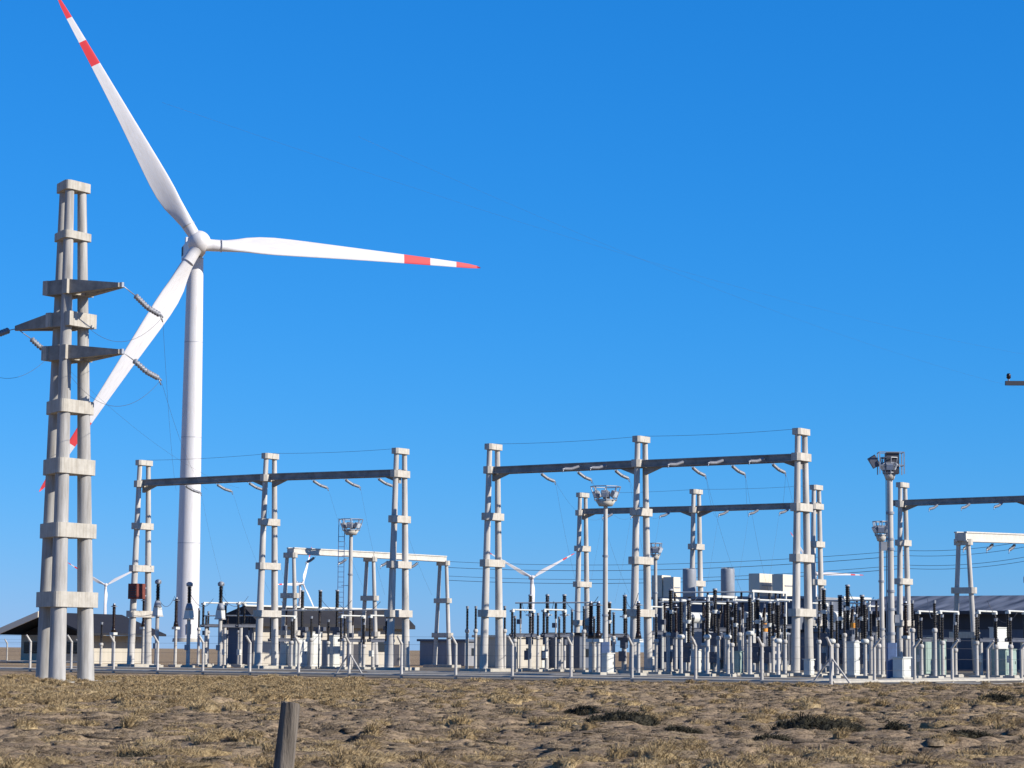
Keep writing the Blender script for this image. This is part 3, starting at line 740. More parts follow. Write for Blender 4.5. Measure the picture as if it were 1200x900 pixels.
# right of the biggest gantry
for k, (u, top) in enumerate(((966, 688), (985, 698), (994, 686), (1011, 698))):
    put('cb', u, 6, top, 'black circuit breaker right of the tallest gantry leg, %s' % ('leftmost of four', 'second of four', 'third and tallest of four', 'rightmost of four')[k], GCB)
for u, lab in ((975, 'voltage transformer with pale base just right of the tallest gantry leg'), (1014, 'voltage transformer with pale base left of the big floodlight mast')):
    put('cvt', u, -12, 706, lab, GCT)
for k, u in enumerate((958, 1001, 1024)):
    put('dis', u, 13, 708, 'disconnect switch between the tallest gantry leg and the big floodlight mast, %s of three' % ('left', 'middle', 'right')[k], GD)
for u, n, lab in ((1070, -8, 'post insulator with pale head right beside the big floodlight mast'), (1096, -8, 'post insulator with pale head left of the low gantry at right')):
    put('post', u, n, 703, lab, GP)
for k, u in enumerate((1087, 1112, 1157, 1192)):
    put('dis', u, 8, 714, 'disconnect switch before the long dark shed, %s' % ('leftmost', 'second from left', 'third from left', 'rightmost')[k], GD)
for k, u in enumerate((1042, 1062)):
    put('arr', u, 14, 704, 'dark surge arrester behind the big floodlight mast, %s of two' % ('left', 'right')[k], GA)

for us, n, tops, where in (((232, 243, 263, 279, 301), 16, (712, 716, 710, 715, 712), 'behind the transformers right of the turbine tower'),
                           ((341, 364, 384, 403, 426, 452), 1, (724, 720, 726, 722, 728, 722), 'before the dark roofed hall'),
                           ((603, 630, 655, 670, 696, 719), 3, (720, 716, 722, 714, 720, 716), 'under the left span of the biggest gantry'),
                           ((769, 783, 812, 824, 842, 858, 867, 876, 893, 906, 920), -3, (716, 712, 718, 722, 714, 720, 712, 718, 722, 714, 718), 'under the right span of the biggest gantry'),
                           ((960, 981, 990, 1004, 1021, 1030), -2, (716, 722, 712, 718, 714, 720), 'between the tallest gantry leg and big floodlight mast'),
                           ((1080, 1105, 1120, 1145, 1168, 1185), 0, (722, 718, 726, 720, 724, 722), 'before the long dark shed')):
    for k, (u, top) in enumerate(zip(us, tops)):
        put('post', u, n + (k * 7) % 5, top + 2, 'thin post insulator %s, %s from left' % (where, ('first', 'second', 'third', 'fourth', 'fifth', 'sixth', 'seventh', 'eighth', 'ninth', 'tenth', 'eleventh')[k]), GP)

# busbar tubes on the post tops
for k, (ua, ub, n, z, lab) in enumerate(((604, 700, 12, 5.6, 'pale busbar tube right of the biggest gantry left mast'), (772, 925, 8, 5.5, 'long pale busbar tube low under the right span of the biggest gantry'), (785, 915, 24, 6.7, 'high pale busbar tube behind the crowd of insulators'),
                                       (955, 1032, 10, 5.6, 'pale busbar tube right of the tallest gantry leg'), (330, 460, 9, 5.0, 'pale busbar tube before the dark roofed hall'), (238, 296, 12, 4.6, 'pale busbar tube before the dark gabled hall end'))):
    p_, q_ = rowpt(ua, n, z), rowpt(ub, n, z); d_ = (q_ - p_); L_ = d_.length; d_ = d_ / L_
    t = thing('busbar_tube', lab, 'busbar', p_, 0, 'pale busbar tubes')
    b = MB(); b.tube((0, 0, 0), d_ * L_, .06, .06, 'pale', 8); b.build('tube', t)
    ns_ = max(2, int(L_ / 3.2))
    for i in range(ns_ + 1):
        c_ = d_ * (L_ * (i + .15) / (ns_ + .3))
        b = MB(); b.tube(c_ - Z * (z - .05), c_ - Z * 1.3, .075, .065, 'concrete', 8); b.build('support', t)
        b = MB(); b.sheds(c_ - Z * 1.3, c_ - Z * .06, .12, 'brown', .11, .65, 8); b.build('insulator', t)
        b = MB(); b.box(c_ - Z * (1.55 + .3 * (i % 3)) + N * -.18, (.34, .26, .4), 'frame', AX); b.build('drive_box', t)

# slack jumper cables between neighbouring pieces of equipment
random.seed(21)
for k, (ua, na, ub, nb_, z) in enumerate(((183, -2, 205, 5, 6.6), (220, -2, 250, 10, 6.6), (257, -2, 291, 10, 6.6), (353, 14, 330, 6, 6.2), (374, 14, 412, 6, 6.4), (394, 14, 446, 6, 6.2), (621, 16, 612, 9, 6.3), (641, 16, 649, 9, 6.3), (661, 16, 701, -12, 6.2),
                                       (732, 10, 748, -12, 6.0), (786, 4, 818, 12, 6.5), (807, 4, 798, -12, 5.6), (838, 4, 829, -12, 6.0), (862, 4, 853, -12, 5.8), (888, 4, 896, 12, 6.0), (902, 4, 921, 12, 5.8), (966, 6, 958, 13, 6.6), (994, 6, 1024, 13, 6.4), (1011, 6, 1001, 13, 6.0), (1087, 8, 1096, -8, 5.4), (1157, 8, 1192, 8, 5.3))):
    p_, q_ = rowpt(ua, na, z + random.uniform(-.3, .3)), rowpt(ub, nb_, z - .5 + random.uniform(-.3, .3))
    b = MB(); b.path([p_ * (1 - i / 12) + q_ * (i / 12) - Z * 1.1 * 4 * (i / 12) * (1 - i / 12) - p_ for i in range(13)], .022, 'wire', 5)
    tag(b.build('jumper_cable', None, p_), 'slack dark jumper cable slung between insulator tops in the yard equipment', 'wire', 'slack jumper cables')

# bus frames: light steel portals
def bus_frame(u, n, w, h, label):
    p = rowpt(u, n); t = thing('bus_frame', label, 'frame', (p.x, p.y, .03), RZ, 'pale steel bus frames')
    for s in (-1, 1):
        b = MB(); b.box((0, s * w / 2, h / 2), (.16, .16, h), 'pale'); b.build('post', t)
    b = MB(); b.box((0, 0, h + .09), (.18, w + .5, .18), 'pale'); b.build('top_bar', t)
    for k in (-1, 0, 1):
        b = MB(); b.sheds((0, k * w * .33, h - .02), (0, k * w * .33, h - 1.3), .13, 'black', .12, .65, 10); b.build('insulator', t)
for u, n, w_, h_, lab in ((846, 24, 4.5, 6.2, 'pale steel bus frame under the free standing line trap'), (902, 18, 5.5, 6.4, 'pale steel bus frame below the two white roof houses'), (790, 26, 4.0, 6.0, 'pale steel bus frame right of the middle mast of the biggest gantry'), (1005, 24, 4.5, 6.0, 'pale steel bus frame between the tallest gantry leg and big floodlight mast')):
    bus_frame(u, n, w_, h_, lab)

# power transformers
def power_transformer(u, n, label):
    p = rowpt(u, n); t = thing('power_transformer', label, 'transformer', (p.x, p.y, .03), RZ, 'oil filled power transformers')
    b = MB(); b.box((0, 0, 2.0), (2.4, 4.6, 2.9), 'greysteel', None, None, .15); b.box((0, 0, .3), (2.8, 5, .5), 'kerb')
    for k in range(6): b.box((1.24, -2 + k * .8, 2.0), (.1, .12, 2.7), 'greysteel')
    b.build('tank', t)
    for s in (-1, 1):
        b = MB()
        for k in range(9): b.box((s * 1.9, -1.8 + k * .45, 2.1), (.9, .07, 2.3), 'greysteel')
        b.box((s * 1.9, 0, 3.3), (.16, 4, .16), 'greysteel'); b.build('radiator', t)
    b = MB(); b.tube((-.9, -2.2, 4.7), (-.9, 2.2, 4.7), .5, .5, 'pale', 16); b.box((-.9, 0, 3.85), (.3, 2.4, .8), 'greysteel'); b.build('conservator', t)
    for k in (-1, 0, 1):
        b = MB(); b.sheds((.4, k * 1.3, 3.46), (.7, k * 1.4, 5.6), .2, 'brown', .12, .65, 12); b.tube((.7, k * 1.4, 5.6), (.74, k * 1.41, 5.9), .06, .05, 'steel', 8); b.build('bushing', t)
    b = MB(); b.tube((1.0, -1.9, 3.46), (1.0, -1.9, 4.2), .25, .25, 'orange', 12); b.build('valve_cover', t)
power_transformer(828, 36, 'grey power transformer behind the crowd, below the left line trap')
power_transformer(897, 36, 'grey power transformer below the two white roof houses')
power_transformer(1000, 34, 'grey power transformer left of the big floodlight mast')
p = rowpt(765, 52); q = rowpt(938, 52); Lb_ = (q - p).length; hb = htop(p.lerp(q, .5), 702)
t = thing('switch_block', 'dark flat block behind the crowd of insulators, with pale roof houses, right of centre', 'building', (p.x, p.y, 0), RZ)
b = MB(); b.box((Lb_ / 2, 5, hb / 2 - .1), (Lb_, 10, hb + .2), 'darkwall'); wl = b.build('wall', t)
for k in range(5):
    b = MB(); b.box((2 + k * (Lb_ - 4) / 4, -.04, hb * .55), (2.0, .12, hb * .5), 'dark'); b.build('shutter', wl)
b = MB(); b.box((Lb_ / 2, 5, hb + .12), (Lb_ + .5, 10.5, .24), 'greywall'); b.build('roof', t)
for u0, u1, v in ((768, 781, 677), (783, 793, 679), (877, 903, 675), (907, 927, 676)):
    c0, c1 = rowpt((u0 + u1) / 2 - 4, 55), 0
    lx = (c0 - p).dot(E); hh_ = htop(c0, v) - hb
    b = MB(); b.box((lx, 3 + (u1 - u0) * .055, hb + .24 + hh_ / 2), (1.2, (u1 - u0) * .135, hh_), 'fascia'); rh_ = b.build('roof_house', t)
    b = MB(); b.box((lx + .62, 3 + (u1 - u0) * .055, hb + .24 + hh_ * .5), (.06, (u1 - u0) * .10, .12), 'greysteel'); b.build('louvre', rh_)
# cabinets
GC = 'control cabinets in the yard'
def cabinet(u, n, size, m, label, z=.15):
    p = rowpt(u, n); t = thing('control_cabinet', label, 'cabinet', (p.x, p.y, .03), RZ, GC)
    w_, d_, h_ = size
    b = MB(); b.box((0, 0, z + h_ / 2), (d_, w_, h_), m, None, None, .03); b.box((0, 0, z + h_ + .04), (d_ + .12, w_ + .12, .07), m); b.build('case', t)
    b = MB(); b.box((d_ / 2 + .02, 0, z + h_ / 2), (.03, w_ * .84, h_ * .86), m); b.box((d_ / 2 + .05, w_ * .3, z + h_ * .5), (.03, .05, .2), 'dark'); b.build('door', t)
    b = MB(); b.box((0, 0, z / 2), (d_ + .2, w_ + .2, z), 'kerb'); b.build('plinth', t)
for a in ((337, 9, (1.3, .7, 1.9), 'pale', 'pale control cabinet right of the middle mast of the left gantry'), (349, 8, (1.6, .8, 2.3), 'pale', 'widest pale control cabinet under the left black breaker'), (367, 10, (1.2, .7, 2.9), 'pale', 'tall pale control cabinet between the left and middle black breakers'),
          (385, 9, (1.1, .7, 2.2), 'greysteel', 'grey control cabinet between the middle and right black breakers'), (391, 6, (.9, .6, 2.6), 'pale', 'slim pale control cabinet left of the ladder floodlight mast'),
          (1177, 8, (2.0, 1.1, 1.8), 'palegreen', 'pale green transformer cabinet before the long shed at the right edge'), (1172, 14, (2.6, .5, 3.4), 'pale', 'big white panel board behind the pale green cabinet'),
          (1101, 4, (1.0, .6, 2.4), 'palegreen', 'greenish cabinet left of the low gantry at right'), (1085, 12, (1.8, .9, 2.6), 'palegreen', 'dull green cabinet before the long shed, left of the low gantry'),
          (1057, -14, (1.2, .7, 1.2), 'pale', 'low cream cabinet right of the blue mast foot'), (948, -6, (.6, .5, 1.0), 'pale', 'low pale cabinet right behind the tallest gantry leg'), (712, -8, (.9, .5, 1.3), 'pale', 'small white cabinet by the slim floodlight mast foot'),
          (865, -2, (.7, .5, 1.5), 'palegreen', 'greenish cabinet in the crowd below the free line trap'), (816, 0, (.7, .5, 1.6), 'pale', 'white cabinet in the crowd below the left line trap'), (1000, -4, (.8, .6, 2.2), 'pale', 'white cabinet left of the big floodlight mast')):
    cabinet(*a)
# rust red box strapped on the left mast
p = rowpt(158, -1.6); z0, z1 = htop(p, 702), htop(p, 684)
t = thing('equipment_box', 'rust red louvred box strapped high on the left mast of the left gantry', 'box', (p.x, p.y, z0), RZ)
b = MB(); b.box((0, 0, (z1 - z0) / 2), (1.05, 1.1, z1 - z0), 'rust', None, None, .04); b.build('case', t)
b = MB()
for k in range(5): b.box((.0, -.57, .2 + k * .2), (.85, .06, .08), 'dark')
b.build('louvre', t)
b = MB(); b.box((0, .72, .3), (.5, .4, .12), 'steel'); b.box((0, .72, .95), (.5, .4, .12), 'steel'); b.build('bracket', t)

# ---------------------------------------------------------------- floodlight masts
GF = 'floodlight masts'
def flood_mast(u, Y, vtop, r0, r1, label, basket=1.6, ladder=False, foot=False, big=False, side=0):
    p = at(u, 0, Y); h = htop(p, vtop)
    t = thing('floodlight_mast', label, 'floodlight mast', (p.x, p.y, .03), 0, GF)
    b = MB(); zs = [0, h * .35, h * .7, h]; rr = [r0, r0 * .65 + r1 * .35, r0 * .3 + r1 * .7, r1]
    for i in range(3):
        b.tube((0, 0, zs[i]), (0, 0, zs[i + 1]), rr[i], rr[i + 1], 'concrete', 14); b.tube((0, 0, zs[i + 1] - .12), (0, 0, zs[i + 1] + .02), rr[i + 1] + .05, rr[i + 1] + .05, 'greysteel', 14)
    b.build('pole', t)
    W = basket
    b = MB(); b.lathe((0, 0, h - .1), (0, 0, h + .3), [(0, W * .28), (1, W * .42)], 'collar', 14); b.build('platform', t)
    b = MB()
    for k in range(8):
        a0, a1 = k * math.pi / 4, (k + 1) * math.pi / 4
        for z, q in ((h + .35, .46), (h + 1.3, .62)):
            b.tube((W * q * math.cos(a0), W * q * math.sin(a0), z), (W * q * math.cos(a1), W * q * math.sin(a1), z), .035, .035, 'steel', 6)
        b.tube((W * .42 * math.cos(a0), W * .42 * math.sin(a0), h + .25), (W * .62 * math.cos(a0), W * .62 * math.sin(a0), h + 1.3), .035, .035, 'steel', 6)
    b.build('railing', t)
    for k in range(6):
        a0 = k * math.pi / 3 + .4; c = Vector((W * .42 * math.cos(a0), W * .42 * math.sin(a0), h + .75)); d = Vector((math.cos(a0), math.sin(a0), -.5)).normalized(); s = Vector((-math.sin(a0), math.cos(a0), 0))
        b = MB(); b.box(c, (.5, .28, .46), 'greysteel', (s, d, s.cross(d))); b.box(c + d * .16, (.42, .04, .38), 'lens', (s, d, s.cross(d))); b.build('floodlight', t)
    if ladder:
        b = MB(); o = Vector((-.85, 0, 0))
        for s in (-1, 1): b.box(o + Vector((s * .26, 0, h * .5 + .7)), (.06, .06, h + 1.4), 'bluesteel')
        for k in range(int(h / .45)): b.box(o + Vector((0, 0, .4 + k * .45)), (.5, .045, .045), 'bluesteel')
        for k in range(4): b.box(Vector((-.5, 0, 2 + k * h / 4.5)), (.6, .05, .05), 'bluesteel')
        b.build('ladder', t)
    if foot:
        b = MB(); b.box((0, 0, 1.15), (.62, .62, 2.3), 'bluesteel', None, None, .05); b.build('foot_box', t)
    if big:
        b = MB()
        for x in (-.7, .85):
            for y in (-.5, .5): b.box((x, y, h + .95), (.06, .06, 1.4), 'steel')
        for z in (h + .8, h + 1.64):
            b.box((.075, -.5, z), (1.6, .05, .05), 'steel'); b.box((.075, .5, z), (1.6, .05, .05), 'steel'); b.box((-.7, 0, z), (.05, .95, .05), 'steel'); b.box((.85, 0, z), (.05, .95, .05), 'steel')
        b.build('cage', t)
        b = MB()
        b.tube((-r0 - .06, 0, .1), (-r1 - .06, 0, h), .03, .03, 'greysteel', 6)
        for z in (h * .22, h * .43, h * .64, h * .82): b.tube((0, 0, z), (0, 0, z + .16), r0 + .03, r0 + .03, 'greysteel', 14)
        b.box((-.42, 0, h * .66), (.4, .35, .55), 'greysteel'); b.box((.36, 0, h * .3), (.3, .3, .5), 'greysteel'); b.build('cable_fittings', t)
        b = MB(); b.box((-1.0, 0, h + 1.05), (.5, .4, .75), 'frame', (Vector((.85, 0, .5)).normalized(), Vector((0, 1, 0)), Vector((-.5, 0, .85)).normalized())); b.build('lamp_head', t)
        b = MB(); b.box((.15, 0, h + .95), (.8, .8, 1.35), 'dark'); b.build('gear_box', t)
    return t
flood_mast(409, 214, 626, .26, .16, 'floodlight mast with blue ladder behind the low pale gantry at left', 1.7, ladder=True)
flood_mast(709, 172, 592, .21, .15, 'slim floodlight mast with lamp basket under the left span of the biggest gantry', 1.75, foot=True)
flood_mast(1045, 152, 561, .23, .18, 'big floodlight mast with blue foot box and caged lamps at right', .95, foot=True, big=True)
flood_mast(1034, 172, 633, .20, .16, 'shorter pole with a small platform left beside the big floodlight mast', .95)
flood_mast(768, 205, 655, .2, .14, 'short floodlight mast half hidden behind the middle mast of the biggest gantry', .9)

# ---------------------------------------------------------------- buildings
def building_box(t, x0, x1, y0, y1, h, m):
    b = MB(); b.box(((x0 + x1) / 2, (y0 + y1) / 2, h / 2 - .1), (x1 - x0, y1 - y0, h + .2), m); return b.build('wall', t)
# far left: porch building
p = at(45, 0, 246); rz = R(-22)
t = thing('porch_building', 'low building at far left with dark gabled roof, cream rake board and deep shaded porch', 'building', (p.x, p.y, 0), rz)
EV, RG, HW = 2.9, 5.0, 5.6
building_box(t, -HW + .8, HW - 2.4, 4.0, 15, EV, 'wall')
b = MB()
for s in (-1, 1):
    p0 = Vector((0, -.2, RG)); p1 = Vector((s * HW, -.2, EV)); q0 = Vector((0, 16, RG)); q1 = Vector((s * HW, 16, EV))
    th = Z * .22
    b.prism([p0, p1, q1, q0], [p0 + th, p1 + th, q1 + th, q0 + th], 'roofdark')
b.build('roof', t)
b = MB()
p0 = Vector((-.0, -.36, RG - .32)); p1 = Vector((-HW, -.36, EV - .32)); th = Z * .62
b.prism([p0, p1, p1 + Vector((0, .14, 0)), p0 + Vector((0, .14, 0))], [p0 + th, p1 + th, p1 + th + Vector((0, .14, 0)), p0 + th + Vector((0, .14, 0))], 'fascia'); b.build('rake_board', t)
b = MB(); b.prism([Vector((-HW + .8, 4.05, EV)), Vector((0, 4.05, EV)), Vector((0, 14.9, EV))], [Vector((-HW + .8, 4.05, EV + .1)), Vector((0, 4.05, RG - .2)), Vector((0, 14.9, RG - .2))], 'wall')
b = MB(); b.prism([Vector((-HW + .8, 3.95, EV + .05)), Vector((HW - 2.4, 3.95, EV + .05)), Vector((0, 3.95, RG - .05))], [Vector((-HW + .8, 4.25, EV + .05)), Vector((HW - 2.4, 4.25, EV + .05)), Vector((0, 4.25, RG - .05))], 'roofdark'); b.build('gable', t)
for x in (-3.6, 1.4):
    b = MB(); b.box((x, 3.97, 1.6), (1.6, .1, 1.2), 'glass'); b.build('window', t)
b = MB(); b.box((-1.2, 3.97, 1.1), (1.0, .1, 2.2), 'dark'); b.build('door', t)
# annex lit wall
p = rowpt(88, 34)
t = thing('beige_annex', 'small beige block with dark roof seen behind the feet of the tall pylon', 'building', (p.x, p.y, 0), RZ)
building_box(t, -6, 0, 0, 4.6, 3.4, 'wall')
b = MB(); b.box((-3.0, 2.3, 3.62), (6.6, 5.2, .45), 'roofdark', None, (.96, .96)); b.build('roof', t)
for y in (1.2, 3.3):
    b = MB(); b.box((.02, y, 1.1), (.08, 1.0, 2.1), 'dark'); b.build('door', t)
# dark roofed hall
p = rowpt(297, 24)
t = thing('dark_roof_hall', 'long beige hall with thick dark roof behind the left gantry', 'building', (p.x, p.y, 0), RZ)
LH = 24.0
building_box(t, -3.4, 0, 0, LH, 3.9, 'wall')
b = MB()
ev, rg = 3.8, 5.75
prof = [Vector((1.0, 0, ev)), Vector((1.0, 0, ev + .35)), Vector((-.9, 0, rg)), Vector((-4.0, 0, 4.75)), Vector((-4.0, 0, ev))]
b.prism([v + Vector((0, -.6, 0)) for v in prof], [v + Vector((0, LH + .6, 0)) for v in prof], 'roofdark'); b.build('roof', t)
b = MB(); b.box((-.9, LH / 2, rg + .05), (.4, LH + 1.2, .16), 'pale'); b.build('ridge_cap', t)
b = MB(); b.box((-1.75, -.06, 2.0), (3.2, .1, 3.6), 'darkwall'); b.build('end_wall_shade', t)  # dark sheet painting the shade on the end wall facing away from the sun
for y in (3.5, 7.5, 12.5, 20):
    b = MB(); b.box((.03, y, 2.0), (.08, 1.6, 1.1), 'glass'); b.build('window', t)
for y in (16, 22.5):
    b = MB(); b.box((.03, y, 1.1), (.08, 1.3, 2.2), 'dark'); b.build('door', t)
# small kiosks
def kiosk(u, n, sx, sy, h, m, rm, label):
    p = rowpt(u, n); t = thing('kiosk', label, 'building', (p.x, p.y, 0), RZ)
    building_box(t, -sx / 2, sx / 2, -sy / 2, sy / 2, h, m)
    b = MB(); b.box((0, 0, h + .12), (sx + .5, sy + .5, .24), rm); b.build('roof', t)
    b = MB(); b.box((sx / 2 + .02, sy * .2, 1.05), (.08, .95, 2.1), 'pale'); b.build('door', t)
    b = MB(); b.box((sx / 2 + .02, -sy * .22, 1.5), (.08, .9, .8), 'glass'); b.build('window', t)
kiosk(604, 40, 5, 6.5, 2.9, 'wall', 'fascia', 'small beige kiosk with pale flat roof behind the left mast of the biggest gantry')
kiosk(537, 60, 6, 6, 2.6, 'greywall', 'darkwall', 'low grey shed right beside the end of the low pale gantry')
kiosk(672, 44, 4, 4, 3.2, 'darkwall', 'roofdark', 'dark kiosk behind the back gantry left mast')
kiosk(945, 52, 6, 7, 3.6, 'darkwall', 'roofdark', 'dark kiosk behind the tallest gantry leg')
# long shed at right
p = rowpt(1000, 68)
t = thing('long_shed', 'long dark shed with streaked grey sheet roof at the right edge', 'building', (p.x, p.y, 0), RZ)
LS = 60.0
eh = htop(rowpt(1100, 66.5), 718); rh = htop(rowpt(1100, 76), 698)
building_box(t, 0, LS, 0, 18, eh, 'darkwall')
b = MB(); prof = [Vector((0, -1.2, eh - .02)), Vector((0, 9, rh - .25)), Vector((0, 19.2, eh - .02)), Vector((0, 19.2, eh + .2)), Vector((0, 9, rh)), Vector((0, -1.2, eh + .2))]
b.prism([v - Vector((.6, 0, 0)) for v in prof], [v + Vector((LS + .6, 0, 0)) for v in prof], 'sheet'); b.build('roof', t)
b = MB(); b.prism([Vector((.003, .01, eh)), Vector((.003, 17.9, eh)), Vector((.003, 9, rh - .3))], [Vector((.3, .01, eh)), Vector((.3, 17.9, eh)), Vector((.3, 9, rh - .3))], 'darkwall'); b.build('gable', t)
b = MB(); b.box((LS / 2, -1.28, eh), (LS + 1.2, .16, .3), 'dark'); b.build('gutter', t)
b = MB(); b.box((LS / 2, -.06, eh - .85), (LS, .1, 1.5), 'dark'); b.build('eave_shade_band', t)  # dark strip standing in for the shadow cast under the eave
for x in (8, 20, 34, 48):
    b = MB(); b.box((x, -.06, 1.8), (3.2, .1, 3.4), 'greywall'); b.build('door', t)

# ---------------------------------------------------------------- trench covers and kerbs in the yard
GK = 'pale concrete trench covers'
for (u, n, L, ax, lab) in ((400, -9, 60, 0, 'long pale trench cover strip before the left gantry'), (760, -18, 46, 0, 'long pale trench cover strip before the biggest gantry'), (860, -30, 34, 0, 'pale trench cover strip nearest the fence at right'),
                       (1090, -10, 40, 1, 'pale trench cover strip receding past the low gantry at right'), (1130, -2, 22, 0, 'short pale trench cover strip before the low gantry at right')):
    p = rowpt(u, n); b = MB(); d = N if ax else E; o_ = E if ax else N
    pr_ = [o_ * .3 - Z * .1, o_ * .3 + Z * .07, -o_ * .22 + Z * .07, -o_ * .32 + Z * .03, -o_ * .32 - Z * .1]
    b.prism([q - d * L / 2 for q in pr_], [q + d * L / 2 for q in pr_], 'kerb')
    tag(b.build('trench_cover', None, (p.x, p.y, .03)), lab, 'trench cover', GK)

# ---------------------------------------------------------------- wires
GW = 'overhead wires'
def topof(bases, hs, i): return Vector((*bases[i].xy, hs[i] + .05))
for bs, hs_, lab in ((b1, h1, 'left gantry'), (b2, h2, 'biggest gantry'), (b3, h3, 'back gantry')):
    for i in range(2):
        wire(topof(bs, hs_, i), topof(bs, hs_, i + 1), .12, 'thin earth wire over the tops of the %s, %s span' % (lab, ('left', 'right')[i]), GW, .012)
nm = 0
ORD = ('first', 'second', 'third', 'fourth', 'fifth', 'sixth', 'seventh', 'eighth', 'ninth', 'tenth', 'eleventh', 'twelfth')
for e, bs, i, f, sgn in ends:
    if bs is b1 and sgn == 1 or bs is b2 and sgn == 1:
        q = Vector((*(e + N * (3.5 + 2 * (nm % 2))).xy, 6.2))
        wire(e, q, .6, 'thin dropper wire from the %s, %s from left' % ('left gantry beam' if bs is b1 else 'biggest gantry beam', ORD[nm % 6]), GW, .007, 'dropper'); nm += 1
k = 0
back = [x for x in ends if x[1] is b3]
frontb = [x for x in ends if x[1] is b2 and x[4] == 1]
for a_, b_ in zip(frontb, back):
    wire(a_[0], b_[0], 1.2, 'thin busbar wire from biggest gantry to back gantry, %s from left' % ORD[k], GW, .007); k += 1
k = 0
for x in back:
    wire(x[0], Vector((*(x[0] - N * 3).xy, 6.4)), .4, 'thin dropper wire from the back gantry beam, %s from left' % ORD[k], GW, .006, 'dropper'); k += 1
# pylon lines to the left gantry and out of the photo
tgt = [ends[0], ends[2], ends[1]]
for pt, tg, lab in zip((pA, pB, pC), tgt, ('upper right', 'left', 'lower right')):
    wire(pt, Vector(tg[0]) - N * 3.2, 1.0, 'thin conductor from the pylon %s crossarm to the left gantry' % lab, GW, .006)
wire(pB2, pB2 - N * 30 + Z * 1.0, .5, 'thin conductor leaving the photo at left from the pylon left crossarm', GW, .015)
for tp, en, lab in ((tipB, pB, 'left'), (tipA, pA, 'upper right'), (tipC, pC, 'lower right')):
    wire(en, en - N * 5.8 - Z * .3, 1.3, 'slack jumper loop below the pylon %s crossarm' % lab, GW, .008, 'jumper')
# long distribution lines crossing behind at mid height
for k, (v0, v1) in enumerate(((654, 636), (661, 643), (671, 655), (676, 660))):
    a_ = P(525, v0 + 4, 300); m_ = P(1060, v1 + 9 - k, 250); c_ = P(1230, v1 - 8, 232)
    wire(a_, m_, 0.9, 'dark line conductor crossing behind the biggest gantry, %s from top' % ORD[k], GW, .022 + .006 * (k % 2))
    wire(m_, c_, 0.5, 'dark line conductor crossing behind the low gantry at right, %s from top' % ORD[k], GW, .022)
# faint lines high across the sky
for k, (a_, b_, s) in enumerate(((P(190, 120, 150), P(1260, 425, 320), 2), (P(420, 160, 160), P(1260, 470, 300), 2))):
    wire(a_, b_, s, 'very faint conductor slanting across the open sky, %s of two' % ('upper', 'lower')[k], GW, .0045, n=30)

# ---------------------------------------------------------------- pole with crossarm at the right edge
p = at(1232, 0, 56); zt = htop(at(1200, 0, 56), 450)
t = thing('utility_pole', 'dark utility pole crossarm with one pin insulator poking in at the right edge', 'pole', (p.x, p.y, 0))
b = MB(); b.tube((0, 0, -.4), (0, 0, zt + .5), .14, .1, 'wood', 12); b.build('pole', t)
b = MB(); b.box((0, -.16, zt), (1.96, .1, .1), 'dark'); b.build('crossarm', t)
for x in (-.9, .9, .0):
    b = MB(); b.tube((x, -.16, zt + .05), (x, -.16, zt + .12), .02, .02, 'steel', 6); b.lathe((x, -.16, zt + .10), (x, -.16, zt + .23), [(0, .03), (.2, .055), (.5, .05), (.7, .055), (1, .03)], 'brown', 10); b.build('pin_insulator', t)

# ---------------------------------------------------------------- wooden post in the foreground
Yp = 13.0
a_ = P(341, 824, Yp); c_ = P(332, 905, Yp); d = (a_ - c_).normalized()
foot = c_ - d * 1.2
b = MB(); random.seed(3); n = 18; rings = []
L = (a_ - foot).length; per = [1 + random.uniform(-.09, .09) for _ in range(n)]
ax1 = d.orthogonal().normalized(); ax2 = d.cross(ax1)
for i in range(15):
    t_ = i / 14; rr = .062 * (1 - t_) + .05 * t_
    rings.append([d * L * t_ + (ax1 * math.cos(2 * math.pi * j / n) + ax2 * math.sin(2 * math.pi * j / n)) * rr * (per[j] + random.uniform(-.025, .025)) + (d * random.uniform(-.012, .012) if i == 14 else Vector()) for j in range(n)])
for r_ in rings: b.v += [tuple(x) for x in r_]
for i in range(14):
    for j in range(n): b.face((i * n + j, i * n + (j + 1) % n, (i + 1) * n + (j + 1) % n, (i + 1) * n + j), 'wood', True)
o_ = len(b.v); b.v += [tuple(x) for x in rings[-1]] + [tuple(d * (L + .004))]
for j in range(n): b.face((o_ + j, o_ + (j + 1) % n, o_ + n), 'wood')
tag(b.build('wooden_post', None, foot), 'weathered grey wooden post leaning in the near grass', 'post')

